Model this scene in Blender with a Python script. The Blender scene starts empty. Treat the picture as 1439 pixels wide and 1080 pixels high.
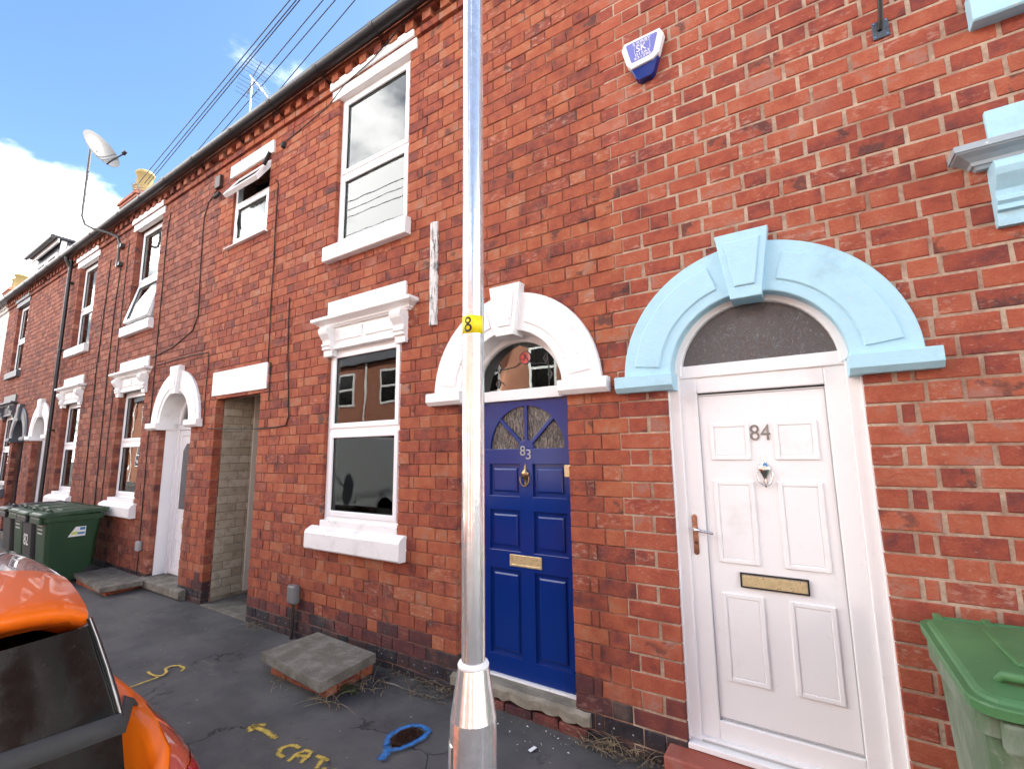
import bpy, bmesh, math, random
from mathutils import Vector, Matrix
R = math.radians
rnd = random.Random(84)
S = bpy.context.scene
COL = S.collection

# ------------------------------------------------------------------ camera, sky, sun, exposure
CAM_POS = Vector((0.0, -3.0, 1.815))
RIGHT = Vector((0.84016, 0.5422, -0.01249))
DOWN = Vector((-0.0892, 0.11542, -0.9893))
FWD = Vector((-0.53495, 0.83229, 0.14533))
FPX = 652.23
cam_d = bpy.data.cameras.new('camera')
cam = bpy.data.objects.new('camera', cam_d)
COL.objects.link(cam)
m = Matrix.Identity(4)
for i in range(3):
    m[i][0] = RIGHT[i]; m[i][1] = -DOWN[i]; m[i][2] = -FWD[i]; m[i][3] = CAM_POS[i]
cam.matrix_world = m
cam_d.sensor_width = 36.0
cam_d.lens = FPX / 1439 * 36.0
cam_d.clip_start = 0.05
cam_d.clip_end = 900
S.camera = cam

SUN_DIR = Vector((0.22, 0.66, 0.72)).normalized()      # towards the sun, behind the terrace
SUN_EL = math.asin(SUN_DIR.z)
SUN_AZ = math.atan2(SUN_DIR.x, SUN_DIR.y)
world = bpy.data.worlds.new('World')
S.world = world
world.use_nodes = True
wt = world.node_tree
wt.nodes.clear()
def wn(t, **k):
    n = wt.nodes.new(t)
    for a, b in k.items():
        setattr(n, a, b)
    return n
sky = wn('ShaderNodeTexSky', sky_type='NISHITA', sun_disc=False, sun_elevation=SUN_EL, sun_rotation=SUN_AZ,
         altitude=50, air_density=1.0, dust_density=0.6, ozone_density=1.6)
geo = wn('ShaderNodeTexCoord')
sep = wn('ShaderNodeSeparateXYZ')
wt.links.new(geo.outputs['Generated'], sep.inputs[0])
def wmath(op, a, b=None, c=None):
    n = wn('ShaderNodeMath', operation=op)
    for i, v in enumerate((a, b, c)):
        if v is None: continue
        if isinstance(v, (int, float)): n.inputs[i].default_value = v
        else: wt.links.new(v, n.inputs[i])
    return n.outputs[0]
zc = wmath('MAXIMUM', sep.outputs[2], 0.0)
den = wmath('ADD', zc, 0.16)
comb = wn('ShaderNodeCombineXYZ')
wt.links.new(wmath('DIVIDE', sep.outputs[0], den), comb.inputs[0])
wt.links.new(wmath('DIVIDE', sep.outputs[1], den), comb.inputs[1])
comb.inputs[2].default_value = 0.0
mp = wn('ShaderNodeMapping')
mp.inputs['Location'].default_value = (3.7, 0.9, 0.4)
wt.links.new(comb.outputs[0], mp.inputs[0])
nz = wn('ShaderNodeTexNoise')
nz.inputs['Scale'].default_value = 1.15
nz.inputs['Detail'].default_value = 9
nz.inputs['Roughness'].default_value = 0.56
wt.links.new(mp.outputs[0], nz.inputs['Vector'])
# cover grows towards the horizon
cov = wn('ShaderNodeMapRange')
cov.inputs['From Min'].default_value = 0.30
cov.inputs['From Max'].default_value = 0.56
cov.inputs['To Min'].default_value = 0.14
cov.inputs['To Max'].default_value = 0.012
wt.links.new(sep.outputs[2], cov.inputs[0])
dens = wmath('ADD', nz.outputs['Fac'], cov.outputs[0])
ramp = wn('ShaderNodeMapRange', interpolation_type='SMOOTHSTEP')
ramp.inputs['From Min'].default_value = 0.505
ramp.inputs['From Max'].default_value = 0.645
wt.links.new(dens, ramp.inputs[0])
mixc = wn('ShaderNodeMixRGB')
shade = wn('ShaderNodeTexNoise')
shade.inputs['Scale'].default_value = 2.1; shade.inputs['Detail'].default_value = 5
wt.links.new(mp.outputs[0], shade.inputs['Vector'])
ccol = wn('ShaderNodeMixRGB')
ccol.inputs[1].default_value = (17.5, 17.2, 16.8, 1); ccol.inputs[2].default_value = (1.9, 2.1, 2.5, 1)
srmp = wn('ShaderNodeMapRange', interpolation_type='SMOOTHSTEP')
srmp.inputs['From Min'].default_value = .49; srmp.inputs['From Max'].default_value = .70
wt.links.new(shade.outputs['Fac'], srmp.inputs[0]); wt.links.new(srmp.outputs[0], ccol.inputs[0])
wt.links.new(ccol.outputs[0], mixc.inputs[2])
wt.links.new(ramp.outputs[0], mixc.inputs[0])
hs = wn('ShaderNodeHueSaturation')
hs.inputs['Saturation'].default_value = 1.12
hs.inputs['Value'].default_value = 0.68
wt.links.new(sky.outputs[0], hs.inputs['Color'])
wt.links.new(hs.outputs[0], mixc.inputs[1])
bg = wn('ShaderNodeBackground')
bg.inputs['Strength'].default_value = 0.13
wt.links.new(mixc.outputs[0], bg.inputs[0])
wo = wn('ShaderNodeOutputWorld')
wt.links.new(bg.outputs[0], wo.inputs[0])

sun_d = bpy.data.lights.new('sun', 'SUN')
sun_d.energy = 5.0
sun_d.angle = R(0.53)
sun_d.color = (1.0, 0.95, 0.87)
sun = bpy.data.objects.new('sun', sun_d)
sun.rotation_euler = SUN_DIR.to_track_quat('Z', 'Y').to_euler()
sun.location = (0, 0, 30)
COL.objects.link(sun)
S.view_settings.view_transform = 'Standard'
S.view_settings.look = 'None'
S.view_settings.gamma = 1.0
S.view_settings.use_curve_mapping = False
S.view_settings.exposure = 2.0
S.render.engine = 'CYCLES'
S.cycles.max_bounces = 8
S.cycles.use_denoising = True

# ------------------------------------------------------------------ materials
MATS = {}
class NT:
    def __init__(s, name):
        s.m = bpy.data.materials.new(name); s.m.use_nodes = True
        s.t = s.m.node_tree; s.t.nodes.clear()
        s.out = s.n('ShaderNodeOutputMaterial')
        MATS[name] = s.m
    def n(s, t, **k):
        x = s.t.nodes.new(t)
        for a, b in k.items(): setattr(x, a, b)
        return x
    def l(s, a, b): s.t.links.new(a, b)
    def pos(s):
        if not hasattr(s, '_p'): s._p = s.n('ShaderNodeNewGeometry').outputs['Position']
        return s._p
    def noise(s, scale, detail=4, rough=.55, vec=None, stretch=None, dist=0.0):
        x = s.n('ShaderNodeTexNoise')
        x.inputs['Scale'].default_value = scale; x.inputs['Detail'].default_value = detail
        x.inputs['Roughness'].default_value = rough; x.inputs['Distortion'].default_value = dist
        v = vec if vec is not None else s.pos()
        if stretch:
            mpp = s.n('ShaderNodeMapping'); mpp.inputs['Scale'].default_value = stretch
            s.l(v, mpp.inputs[0]); v = mpp.outputs[0]
        s.l(v, x.inputs['Vector'])
        return x.outputs['Fac']
    def mr(s, v, a, b, c=0.0, d=1.0):
        x = s.n('ShaderNodeMapRange', interpolation_type='SMOOTHSTEP')
        for k, q in (('From Min', a), ('From Max', b), ('To Min', c), ('To Max', d)): x.inputs[k].default_value = q
        s.l(v, x.inputs[0]); return x.outputs[0]
    def math(s, op, a, b=None):
        x = s.n('ShaderNodeMath', operation=op)
        for i, v in enumerate((a, b)):
            if v is None: continue
            if isinstance(v, (int, float)): x.inputs[i].default_value = v
            else: s.l(v, x.inputs[i])
        return x.outputs[0]
    def mix(s, f, a, b, mode='MIX'):
        x = s.n('ShaderNodeMixRGB', blend_type=mode)
        for i, v in enumerate((f, a, b)):
            if isinstance(v, (int, float)): x.inputs[i].default_value = v
            elif isinstance(v, tuple): x.inputs[i].default_value = v if len(v) == 4 else v + (1,)
            else: s.l(v, x.inputs[i])
        return x.outputs[0]
    def ramp(s, v, stops, interp='LINEAR'):
        x = s.n('ShaderNodeValToRGB'); cr = x.color_ramp; cr.interpolation = interp
        while len(cr.elements) < len(stops): cr.elements.new(0.5)
        for e, (p, c) in zip(cr.elements, stops):
            e.position = p; e.color = c + (1,)
        s.l(v, x.inputs[0]); return x.outputs[0]
    def bsdf(s, col, rough=.6, metal=0.0, bump=None, bstr=.3, bdist=.01, spec=None, coat=0.0):
        x = s.n('ShaderNodeBsdfPrincipled')
        for k, v in (('Base Color', col), ('Roughness', rough), ('Metallic', metal)):
            if isinstance(v, (int, float)): x.inputs[k].default_value = v
            elif isinstance(v, tuple): x.inputs[k].default_value = v + (1,) if len(v) == 3 else v
            else: s.l(v, x.inputs[k])
        if spec is not None: x.inputs['Specular IOR Level'].default_value = spec
        if coat: x.inputs['Coat Weight'].default_value = coat; x.inputs['Coat Roughness'].default_value = .03
        if bump is not None:
            b = s.n('ShaderNodeBump'); b.inputs['Strength'].default_value = bstr; b.inputs['Distance'].default_value = bdist
            s.l(bump, b.inputs['Height']); s.l(b.outputs[0], x.inputs['Normal'])
        s.l(x.outputs[0], s.out.inputs[0]); return x

def mat_brick(name, stops, burnt=.25, pale=.25, dirt=.0, rough=.85, smear=.35):
    s = NT(name)
    oi = s.n('ShaderNodeObjectInfo').outputs['Random']
    ge = s.n('ShaderNodeNewGeometry'); s._p = ge.outputs['Position']
    rr = s.math('FRACT', s.math('ADD', oi, ge.outputs['Random Per Island']))
    r2 = s.math('FRACT', s.math('MULTIPLY', rr, 17.31))
    r3 = s.math('FRACT', s.math('MULTIPLY', rr, 53.7))
    n1 = s.noise(11, 5, .6)
    big = s.noise(9, 3, .6)
    tone = s.math('ADD', s.math('MULTIPLY', rr, .66), s.math('MULTIPLY', s.math('SUBTRACT', big, .5), 1.3))
    tone = s.math('ADD', tone, s.math('MULTIPLY', s.math('SUBTRACT', n1, .5), .7))
    base = s.ramp(s.math('ADD', tone, .2), stops)
    fine = s.noise(75, 4, .7)
    base = s.mix(s.mr(fine, .35, .75, 0, .42), base, s.mix(1.0, base, (.62, .55, .52), 'MULTIPLY'))
    # over-burnt patches on some bricks
    bn = s.noise(7.5, 4, .6)
    bm = s.math('MULTIPLY', s.mr(bn, .52, .62), s.mr(r2, 1 - burnt, 1 - burnt + .12))
    base = s.mix(s.math('MULTIPLY', bm, .7), base, (.045, .034, .035))
    # pale weathered faces and lime bloom
    pn = s.noise(16, 5, .65, stretch=(1, 1, 2.2))
    pm = s.math('MULTIPLY', s.mr(pn, .5, .68), s.mr(r3, 1 - pale, 1 - pale + .2))
    base = s.mix(s.math('MULTIPLY', pm, .55), base, (.50, .33, .25))
    sm_ = s.math('MULTIPLY', s.mr(s.noise(28, 5, .72, stretch=(1, 1, 1.8)), .57, .66), s.mr(s.noise(1.1, 3), .42, .62, .15, 1))
    base = s.mix(s.math('MULTIPLY', sm_, smear), base, (.48, .36, .27))
    bl = s.mr(s.noise(2.3, 4, .6), .58, .76, 0, .22)
    base = s.mix(bl, base, (.46, .30, .22))
    # dark soot streaks
    dk = s.mr(s.noise(1.3, 5, .62, stretch=(1.6, 1, .6)), .50, .72, 0, .28 + dirt)
    base = s.mix(dk, base, s.mix(1.0, base, (.34, .31, .32), 'MULTIPLY'))
    h = s.math('ADD', s.math('MULTIPLY', fine, .7), s.math('MULTIPLY', n1, .6))
    s.bsdf(base, rough, bump=h, bstr=.8, bdist=.008, spec=.25)
    return s.m
RED = [(0.0, (.15, .045, .040)), (.16, (.22, .053, .039)), (.38, (.30, .070, .041)), (.62, (.35, .090, .049)), (.84, (.385, .113, .061)), (1.0, (.34, .15, .11))]
ORG = [(0.0, (.11, .040, .036)), (.18, (.20, .053, .038)), (.42, (.295, .075, .041)), (.66, (.35, .097, .047)), (.88, (.385, .130, .062)), (1.0, (.33, .16, .11))]
BRN = [(0.0, (.09, .036, .033)), (.25, (.18, .056, .041)), (.55, (.265, .082, .050)), (.8, (.315, .107, .063)), (1.0, (.33, .15, .10))]
mat_brick('brick_84', RED, .18, .26, smear=.4)
mat_brick('brick_83', ORG, .17, .28)
mat_brick('brick_82', BRN, .22, .30, .1)
BLU = [(0.0, (.018, .018, .024)), (.4, (.032, .028, .033)), (.75, (.055, .035, .036)), (1.0, (.11, .045, .04))]
mat_brick('brick_blue', BLU, .1, .12, rough=.6)
PUR = [(0.0, (.055, .026, .03)), (.5, (.11, .036, .036)), (1.0, (.2, .055, .042))]
mat_brick('brick_purple', PUR, .3, .15, rough=.7)
CRM = [(0.0, (.33, .27, .19)), (.5, (.40, .335, .245)), (1.0, (.45, .38, .285))]
s = NT('brick_cream')
oi = s.n('ShaderNodeObjectInfo').outputs['Random']
c0 = s.ramp(oi, CRM)
c0 = s.mix(s.mr(s.noise(9, 6, .7), .48, .66, 0, .55), c0, (.20, .155, .11)); c0 = s.mix(s.mr(s.noise(33, 4, .7), .62, .7, 0, .8), c0, (.10, .06, .05))
s.bsdf(c0, .85, bump=s.noise(60), bstr=.5, bdist=.005, spec=.2)

def mat_mortar(name, a, b):
    s = NT(name)
    c = s.mix(s.mr(s.noise(4, 6, .7), .35, .66), a, b)
    c = s.mix(s.mr(s.noise(55, 4, .7), .4, .7, 0, .45), c, s.mix(1.0, c, (.55, .52, .5), 'MULTIPLY'))
    s.bsdf(c, .95, bump=s.noise(90, 4, .7), bstr=.7, bdist=.006, spec=.1)
mat_mortar('mortar_84', (.50, .385, .285), (.30, .185, .13))
mat_mortar('mortar_83', (.34, .19, .135), (.12, .048, .036))
mat_mortar('mortar_82', (.22, .12, .09), (.15, .07, .05))
mat_mortar('mortar_cream', (.34, .28, .21), (.16, .13, .10))
mat_mortar('render_white', (.72, .71, .68), (.62, .60, .57))

def mat_paint(name, col, rough=.45, dirtcol=(.3, .27, .23), dirt=.25, chip=None, bs=.25, lump=0.0):
    s = NT(name)
    c = s.mix(s.mr(s.noise(3.1, 6, .65), .52, .8, 0, dirt), col, dirtcol)
    c = s.mix(s.mr(s.noise(22, 5, .7), .6, .78, 0, dirt * .8), c, dirtcol)
    if chip:
        c = s.mix(s.mr(s.noise(34, 4, .7), .66, .69), c, chip)
    s.bsdf(c, rough, bump=s.math('ADD', s.noise(40, 4, .6), s.math('MULTIPLY', s.noise(11, 3, .6), lump)), bstr=bs, bdist=.004, spec=.4)
mat_paint('white_paint', (.80, .79, .775), .5, dirt=.34, chip=(.34, .26, .2), bs=.45, lump=2.5)
mat_paint('upvc', (.83, .83, .83), .25, dirt=.06, bs=.04)
mat_paint('upvc_dirty', (.82, .81, .795), .32, (.42, .39, .34), .34, bs=.06)
mat_paint('blue_paint', (.39, .63, .73), .5, (.20, .31, .35), .42, (.60, .58, .52), bs=.5, lump=2.5)
mat_paint('silver_paint', (.34, .40, .43), .38, (.16, .17, .18), .4, (.6, .6, .58))
mat_paint('cream_paint', (.62, .57, .48), .5, dirt=.3)
mat_paint('black_paint', (.018, .018, .02), .35, (.05, .05, .045), .3)
mat_paint('dark_grey_paint', (.09, .095, .11), .5, (.05, .05, .05), .3)
mat_paint('navy_paint', (.008, .010, .03), .3, (.02, .02, .03), .2)
mat_paint('blue_door', (.003, .024, .165), .17, (.008, .035, .15), .3, bs=.10)
mat_paint('brown_plastic', (.05, .03, .025), .5)
mat_paint('grey_plastic', (.16, .155, .15), .5)
mat_paint('seal_grey', (.42, .42, .42), .5)
mat_paint('galv_flat', (.34, .34, .34), .45, (.2, .19, .18), .4)
mat_paint('dish_grey', (.085, .085, .085), .55, dirt=.2)
mat_paint('pole_grey', (.07, .07, .07), .5, dirt=.3)
mat_paint('red_step', (.30, .075, .05), .6, (.42, .30, .26), .45)
s = NT('weathered_white')
c = s.mix(s.mr(s.noise(30, 6, .75, stretch=(1.4, 1, .22)), .48, .56), (.66, .65, .62), (.07, .065, .06)); c = s.mix(s.mr(s.noise(6, 3), .4, .6, 0, .5), c, (.6, .59, .56))
s.bsdf(c, .7, bump=s.noise(50, 4), bstr=.5, bdist=.004)
mat_paint('slate', (.075, .075, .085), .6, (.12, .12, .11), .4)
mat_paint('clay_pot', (.36, .27, .11), .8, (.35, .24, .12), .4)
mat_paint('brown_wood', (.10, .07, .055), .6)
mat_paint('curtain_or_reflection', (.56, .57, .56), .9, dirt=.1)
mat_paint('net_curtain', (.21, .25, .245), .95, (.15, .18, .185), .35)
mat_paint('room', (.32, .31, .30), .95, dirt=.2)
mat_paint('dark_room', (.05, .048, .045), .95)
mat_paint('sticker_yellow', (.90, .74, .01), .5, dirt=.0)
mat_paint('black_ink', (.01, .01, .01), .5, dirt=0)
mat_paint('paper', (.8, .8, .78), .6, dirt=.15)
mat_paint('sticker_blue', (.05, .22, .40), .5)
mat_paint('sticker_lime', (.55, .60, .12), .5)
mat_paint('pale_ink', (.55, .57, .55), .6, dirt=.5)
mat_paint('alarm_blue', (.008, .02, .16), .22, dirt=.1)
mat_paint('alarm_face', (.16, .17, .46), .3, (.12, .12, .30), .4)
mat_paint('rubber', (.015, .015, .015), .7)
mat_paint('van_grey', (.22, .235, .24), .3, dirt=.1)
mat_paint('line', (.035, .05, .085), .6, dirt=0)
mat_paint('strap', (.052, .052, .050), .85, (.10, .10, .10), .3, bs=.6)

def mat_spray(name, col):
    s = NT(name)
    at = s.n('ShaderNodeAttribute', attribute_name='across')
    e = s.math('ABSOLUTE', s.math('SUBTRACT', at.outputs['Fac'], .5))
    cover = s.math('SUBTRACT', s.math('ADD', s.math('MULTIPLY', s.noise(46, 5, .75), 1.15), .34), s.math('MULTIPLY', e, 1.5))
    a = s.mr(cover, .10, .80, 0, .9)
    x = s.bsdf(s.mix(s.mr(s.noise(24, 4), .35, .7), col, tuple(c * .62 for c in col)), .8, spec=.2)
    s.l(a, x.inputs['Alpha'])
mat_spray('yellow_spray', (.66, .47, .10)); mat_spray('blue_spray', (.05, .22, .56))
def mat_bin(name, c1, c2, c3):
    s = NT(name)
    c = s.mix(s.mr(s.noise(4, 6, .65, stretch=(1, 1, .5)), .42, .66), c1, c2)
    c = s.mix(s.mr(s.noise(17, 5, .7), .56, .75, 0, .5), c, c3)
    s.bsdf(c, .5, bump=s.noise(130, 3), bstr=.12, bdist=.002, spec=.4)
mat_bin('bin_dark', (.010, .045, .016), (.014, .055, .02), (.03, .07, .035))
mat_bin('bin_lid_dark', (.022, .06, .026), (.05, .085, .05), (.12, .14, .12))
mat_bin('bin_pale_lid', (.060, .17, .062), (.075, .20, .075), (.14, .25, .13))
mat_bin('bin_pale', (.085, .14, .075), (.20, .24, .18), (.30, .32, .27))
mat_bin('bin_grey', (.022, .024, .026), (.03, .032, .032), (.08, .08, .08))

def mat_glass(name, tint=(.78, .82, .80), ior=1.75, rough=.0, bump=None):
    s = NT(name)
    fr = s.n('ShaderNodeFresnel'); fr.inputs[0].default_value = ior
    tr = s.n('ShaderNodeBsdfTransparent'); tr.inputs[0].default_value = tint + (1,)
    gl = s.n('ShaderNodeBsdfGlossy'); gl.inputs['Roughness'].default_value = rough
    gl.inputs['Color'].default_value = (.93, .95, .95, 1)
    b = s.n('ShaderNodeBump'); b.inputs['Strength'].default_value = .06; b.inputs['Distance'].default_value = .02
    s.l(s.noise(1.8, 2), b.inputs['Height'])
    s.l(b.outputs[0], gl.inputs['Normal'])
    mx = s.n('ShaderNodeMixShader')
    s.l(fr.outputs[0], mx.inputs[0]); s.l(tr.outputs[0], mx.inputs[1]); s.l(gl.outputs[0], mx.inputs[2])
    s.l(mx.outputs[0], s.out.inputs[0])
mat_glass('glass')
# obscured glass: swirled and rippled
s = NT('swirl_glass')
wvt = s.n('ShaderNodeTexNoise'); wvt.inputs['Scale'].default_value = 16; wvt.inputs['Detail'].default_value = 2; wvt.inputs['Distortion'].default_value = 2.6
s.l(s.pos(), wvt.inputs['Vector'])
sw = s.math('ABSOLUTE', s.math('SUBTRACT', wvt.outputs['Fac'], .5))
hh = s.math('ADD', s.mr(sw, .0, .05), s.math('MULTIPLY', s.noise(60, 2), .3))
s.bsdf(s.mix(s.mr(hh, .3, 1.0), (.085, .088, .09), (.062, .064, .067)), .2, bump=hh, bstr=.25, bdist=.010, spec=.7)
s = NT('ripple_glass')
hh = s.noise(42, 3, .6, stretch=(1.6, 1, .38), dist=1.2)
c = s.mix(s.mr(hh, .4, .62), (.022, .017, .013), (.15, .12, .095))
s.bsdf(c, .10, bump=hh, bstr=.9, bdist=.02, spec=.9)

def mat_metal(name, col, rough, nscale=20, var=.15, bs=.1, met=1.0):
    s = NT(name)
    n = s.noise(nscale, 4, .6)
    c = s.mix(s.mr(n, .35, .7), col, tuple(x * (1 - var) for x in col))
    s.bsdf(c, s.mr(n, .3, .8, rough * .75, rough * 1.35), met, bump=s.noise(nscale * 2.2, 3), bstr=bs, bdist=.002)
mat_metal('galvanised', (.86, .86, .85), .20, 26, .22, .16, .76)
mat_metal('brass', (.72, .58, .32), .34, 40, .25, .1, .45)
mat_metal('old_brass', (.36, .27, .14), .38, 40, .4, .1)
mat_metal('chrome', (.75, .74, .72), .12, 40, .1, .05)
mat_metal('copper_worn', (.55, .30, .20), .22, 30, .5, .1)
mat_metal('nickel', (.26, .255, .235), .4, 60, .4, .1, .5)
mat_metal('dark_steel', (.12, .125, .13), .4, 30, .3, .1)
mat_metal('aluminium', (.66, .67, .68), .32, 20, .2, .05)
mat_metal('rust', (.10, .06, .045), .6, 50, .5, .3)

s = NT('asphalt')
f = s.noise(160, 3, .7); g = s.noise(1.6, 6, .6); k = s.noise(.55, 4, .55, stretch=(.5, 1.6, 1))
c = s.mix(s.mr(g, .38, .64), (.064, .063, .062), (.112, .107, .102))
c = s.mix(s.mr(k, .45, .62, 0, .7), c, (.135, .126, .115))
c = s.mix(s.mr(s.noise(3.2, 6, .7, stretch=(.35, 1.3, 1)), .54, .70, 0, .55), c, (.15, .135, .115))
c = s.mix(s.mr(s.noise(7.5, 5, .7), .58, .74, 0, .6), c, (.022, .022, .023))
c = s.mix(s.mr(f, .62, .8, 0, .5), c, (.15, .145, .14))
vo = s.n('ShaderNodeTexVoronoi'); vo.inputs['Scale'].default_value = 7; s.l(s.pos(), vo.inputs['Vector'])
c = s.mix(s.mr(vo.outputs['Distance'], .035, .06, .7, 0), c, (.33, .32, .30))
h = s.math('ADD', s.math('MULTIPLY', f, .5), s.math('MULTIPLY', g, 1.6))
ck = s.n('ShaderNodeTexVoronoi', feature='DISTANCE_TO_EDGE'); ck.inputs['Scale'].default_value = .42
wv = s.n('ShaderNodeVectorMath', operation='ADD'); nq = s.n('ShaderNodeTexNoise'); nq.inputs['Scale'].default_value = 2.4; nq.inputs['Detail'].default_value = 6
s.l(s.pos(), nq.inputs['Vector']); sq = s.n('ShaderNodeVectorMath', operation='SCALE'); sq.inputs['Scale'].default_value = .9
s.l(nq.outputs['Color'], sq.inputs[0]); s.l(sq.outputs[0], wv.inputs[0]); s.l(s.pos(), wv.inputs[1]); s.l(wv.outputs[0], ck.inputs['Vector'])
crk = s.math('MULTIPLY', s.mr(ck.outputs['Distance'], .0015, .006, 1, 0), s.mr(s.noise(.9, 3), .48, .56))
c = s.mix(s.math('MULTIPLY', crk, .6), c, (.012, .012, .012))
h = s.math('SUBTRACT', h, s.math('MULTIPLY', crk, 1.5))
s.bsdf(c, s.mr(g, .3, .7, .75, .9), bump=h, bstr=.75, bdist=.010, spec=.3)
s = NT('road')
f = s.noise(120, 3, .7); g = s.noise(1.1, 5, .6)
c = s.mix(s.mr(g, .35, .7), (.05, .05, .05), (.075, .074, .072)); c = s.mix(s.mr(f, .55, .75, 0, .5), c, (.14, .14, .135))
s.bsdf(c, .85, bump=f, bstr=.5, bdist=.01, spec=.3)
s = NT('concrete')
f = s.noise(70, 5, .75); g = s.noise(7, 5, .65)
c = s.mix(s.mr(g, .38, .68), (.150, .135, .108), (.255, .235, .195)); c = s.mix(s.mr(s.noise(140, 4, .75), .50, .66, 0, .75), c, (.055, .050, .040)); c = s.mix(s.mr(f, .52, .72, 0, .6), c, (.085, .085, .06))
c = s.mix(s.mr(s.noise(26, 4, .7), .66, .74, 0, .6), c, (.42, .40, .35))
s.bsdf(c, .9, bump=f, bstr=.6, bdist=.006, spec=.2)
s = NT('stone')
g = s.noise(6, 6, .65, stretch=(1, 1, 2)); f = s.noise(48, 4, .7)
c = s.mix(s.mr(g, .36, .68), (.19, .165, .125), (.30, .265, .205)); c = s.mix(s.mr(f, .58, .75, 0, .5), c, (.10, .09, .07))
s.bsdf(c, .9, bump=s.math('ADD', g, s.math('MULTIPLY', f, .4)), bstr=.7, bdist=.02, spec=.2)
s = NT('kerb_stone'); s.bsdf(s.mix(s.noise(30), (.2, .2, .19), (.3, .29, .28)), .9, bump=s.noise(60))
s = NT('dry_grass'); s.bsdf(s.ramp(s.noise(30), [(0.3, (.10, .065, .035)), (.5, (.26, .19, .11)), (.7, (.42, .33, .21))]), .9)
s = NT('leaf_litter'); s.bsdf(s.ramp(s.noise(25), [(0.3, (.035, .026, .018)), (.5, (.10, .07, .045)), (.7, (.24, .17, .10))]), .9)
s = NT('moss'); s.bsdf(s.ramp(s.noise(30), [(0.3, (.02, .035, .012)), (.5, (.06, .085, .03)), (.7, (.13, .12, .06))]), .9)
# car
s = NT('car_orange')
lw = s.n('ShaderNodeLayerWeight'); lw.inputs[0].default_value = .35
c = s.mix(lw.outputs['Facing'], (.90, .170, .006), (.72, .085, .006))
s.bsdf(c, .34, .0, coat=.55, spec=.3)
s = NT('car_glass')
dust = s.mr(s.noise(70, 5, .8), .62, .80)
c = s.mix(s.mr(s.noise(5, 4, .7), .45, .7, .0, .6), (.006, .0055, .005), (.017, .016, .014))
s.bsdf(s.mix(s.math('MULTIPLY', dust, .5), c, (.16, .15, .13)), s.mr(s.noise(6, 5, .7), .35, .7, .10, .30), spec=.32)
s = NT('car_black'); s.bsdf((.010, .010, .011), .08, spec=.8, coat=1.0)
s = NT('roof_glass_pale_reflection'); s.bsdf((.30, .305, .31), .16, spec=.9, coat=1.0)  # pale sky reflection put into the base colour of the roof glass
s = NT('lamp_red'); s.bsdf((.42, .006, .018), .08, spec=.8, coat=1.0)
s = NT('lamp_clear'); s.bsdf((.55, .10, .055), .1, spec=.8, coat=1.0)
s = NT('tyre'); s.bsdf((.014, .014, .014), .8)
# procedural masonry for the houses over the road (seen only as reflections) and far walls
def mat_far_brick(name, a, b, mo):
    s = NT(name)
    br = s.n('ShaderNodeTexBrick')
    mpx = s.n('ShaderNodeMapping'); mpx.inputs['Rotation'].default_value = (R(90), 0, 0)
    s.l(s.pos(), mpx.inputs[0]); s.l(mpx.outputs[0], br.inputs['Vector'])
    br.inputs['Scale'].default_value = 1; br.inputs['Brick Width'].default_value = .25; br.inputs['Row Height'].default_value = .1
    br.inputs['Mortar Size'].default_value = .008
    br.inputs['Color1'].default_value = a + (1,); br.inputs['Color2'].default_value = b + (1,); br.inputs['Mortar'].default_value = mo + (1,)
    s.bsdf(s.mix(s.mr(s.noise(2, 5), .4, .7, 0, .4), br.outputs[0], a), .9)
mat_far_brick('far_brick', (.27, .095, .055), (.34, .13, .07), (.3, .2, .15))

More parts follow.
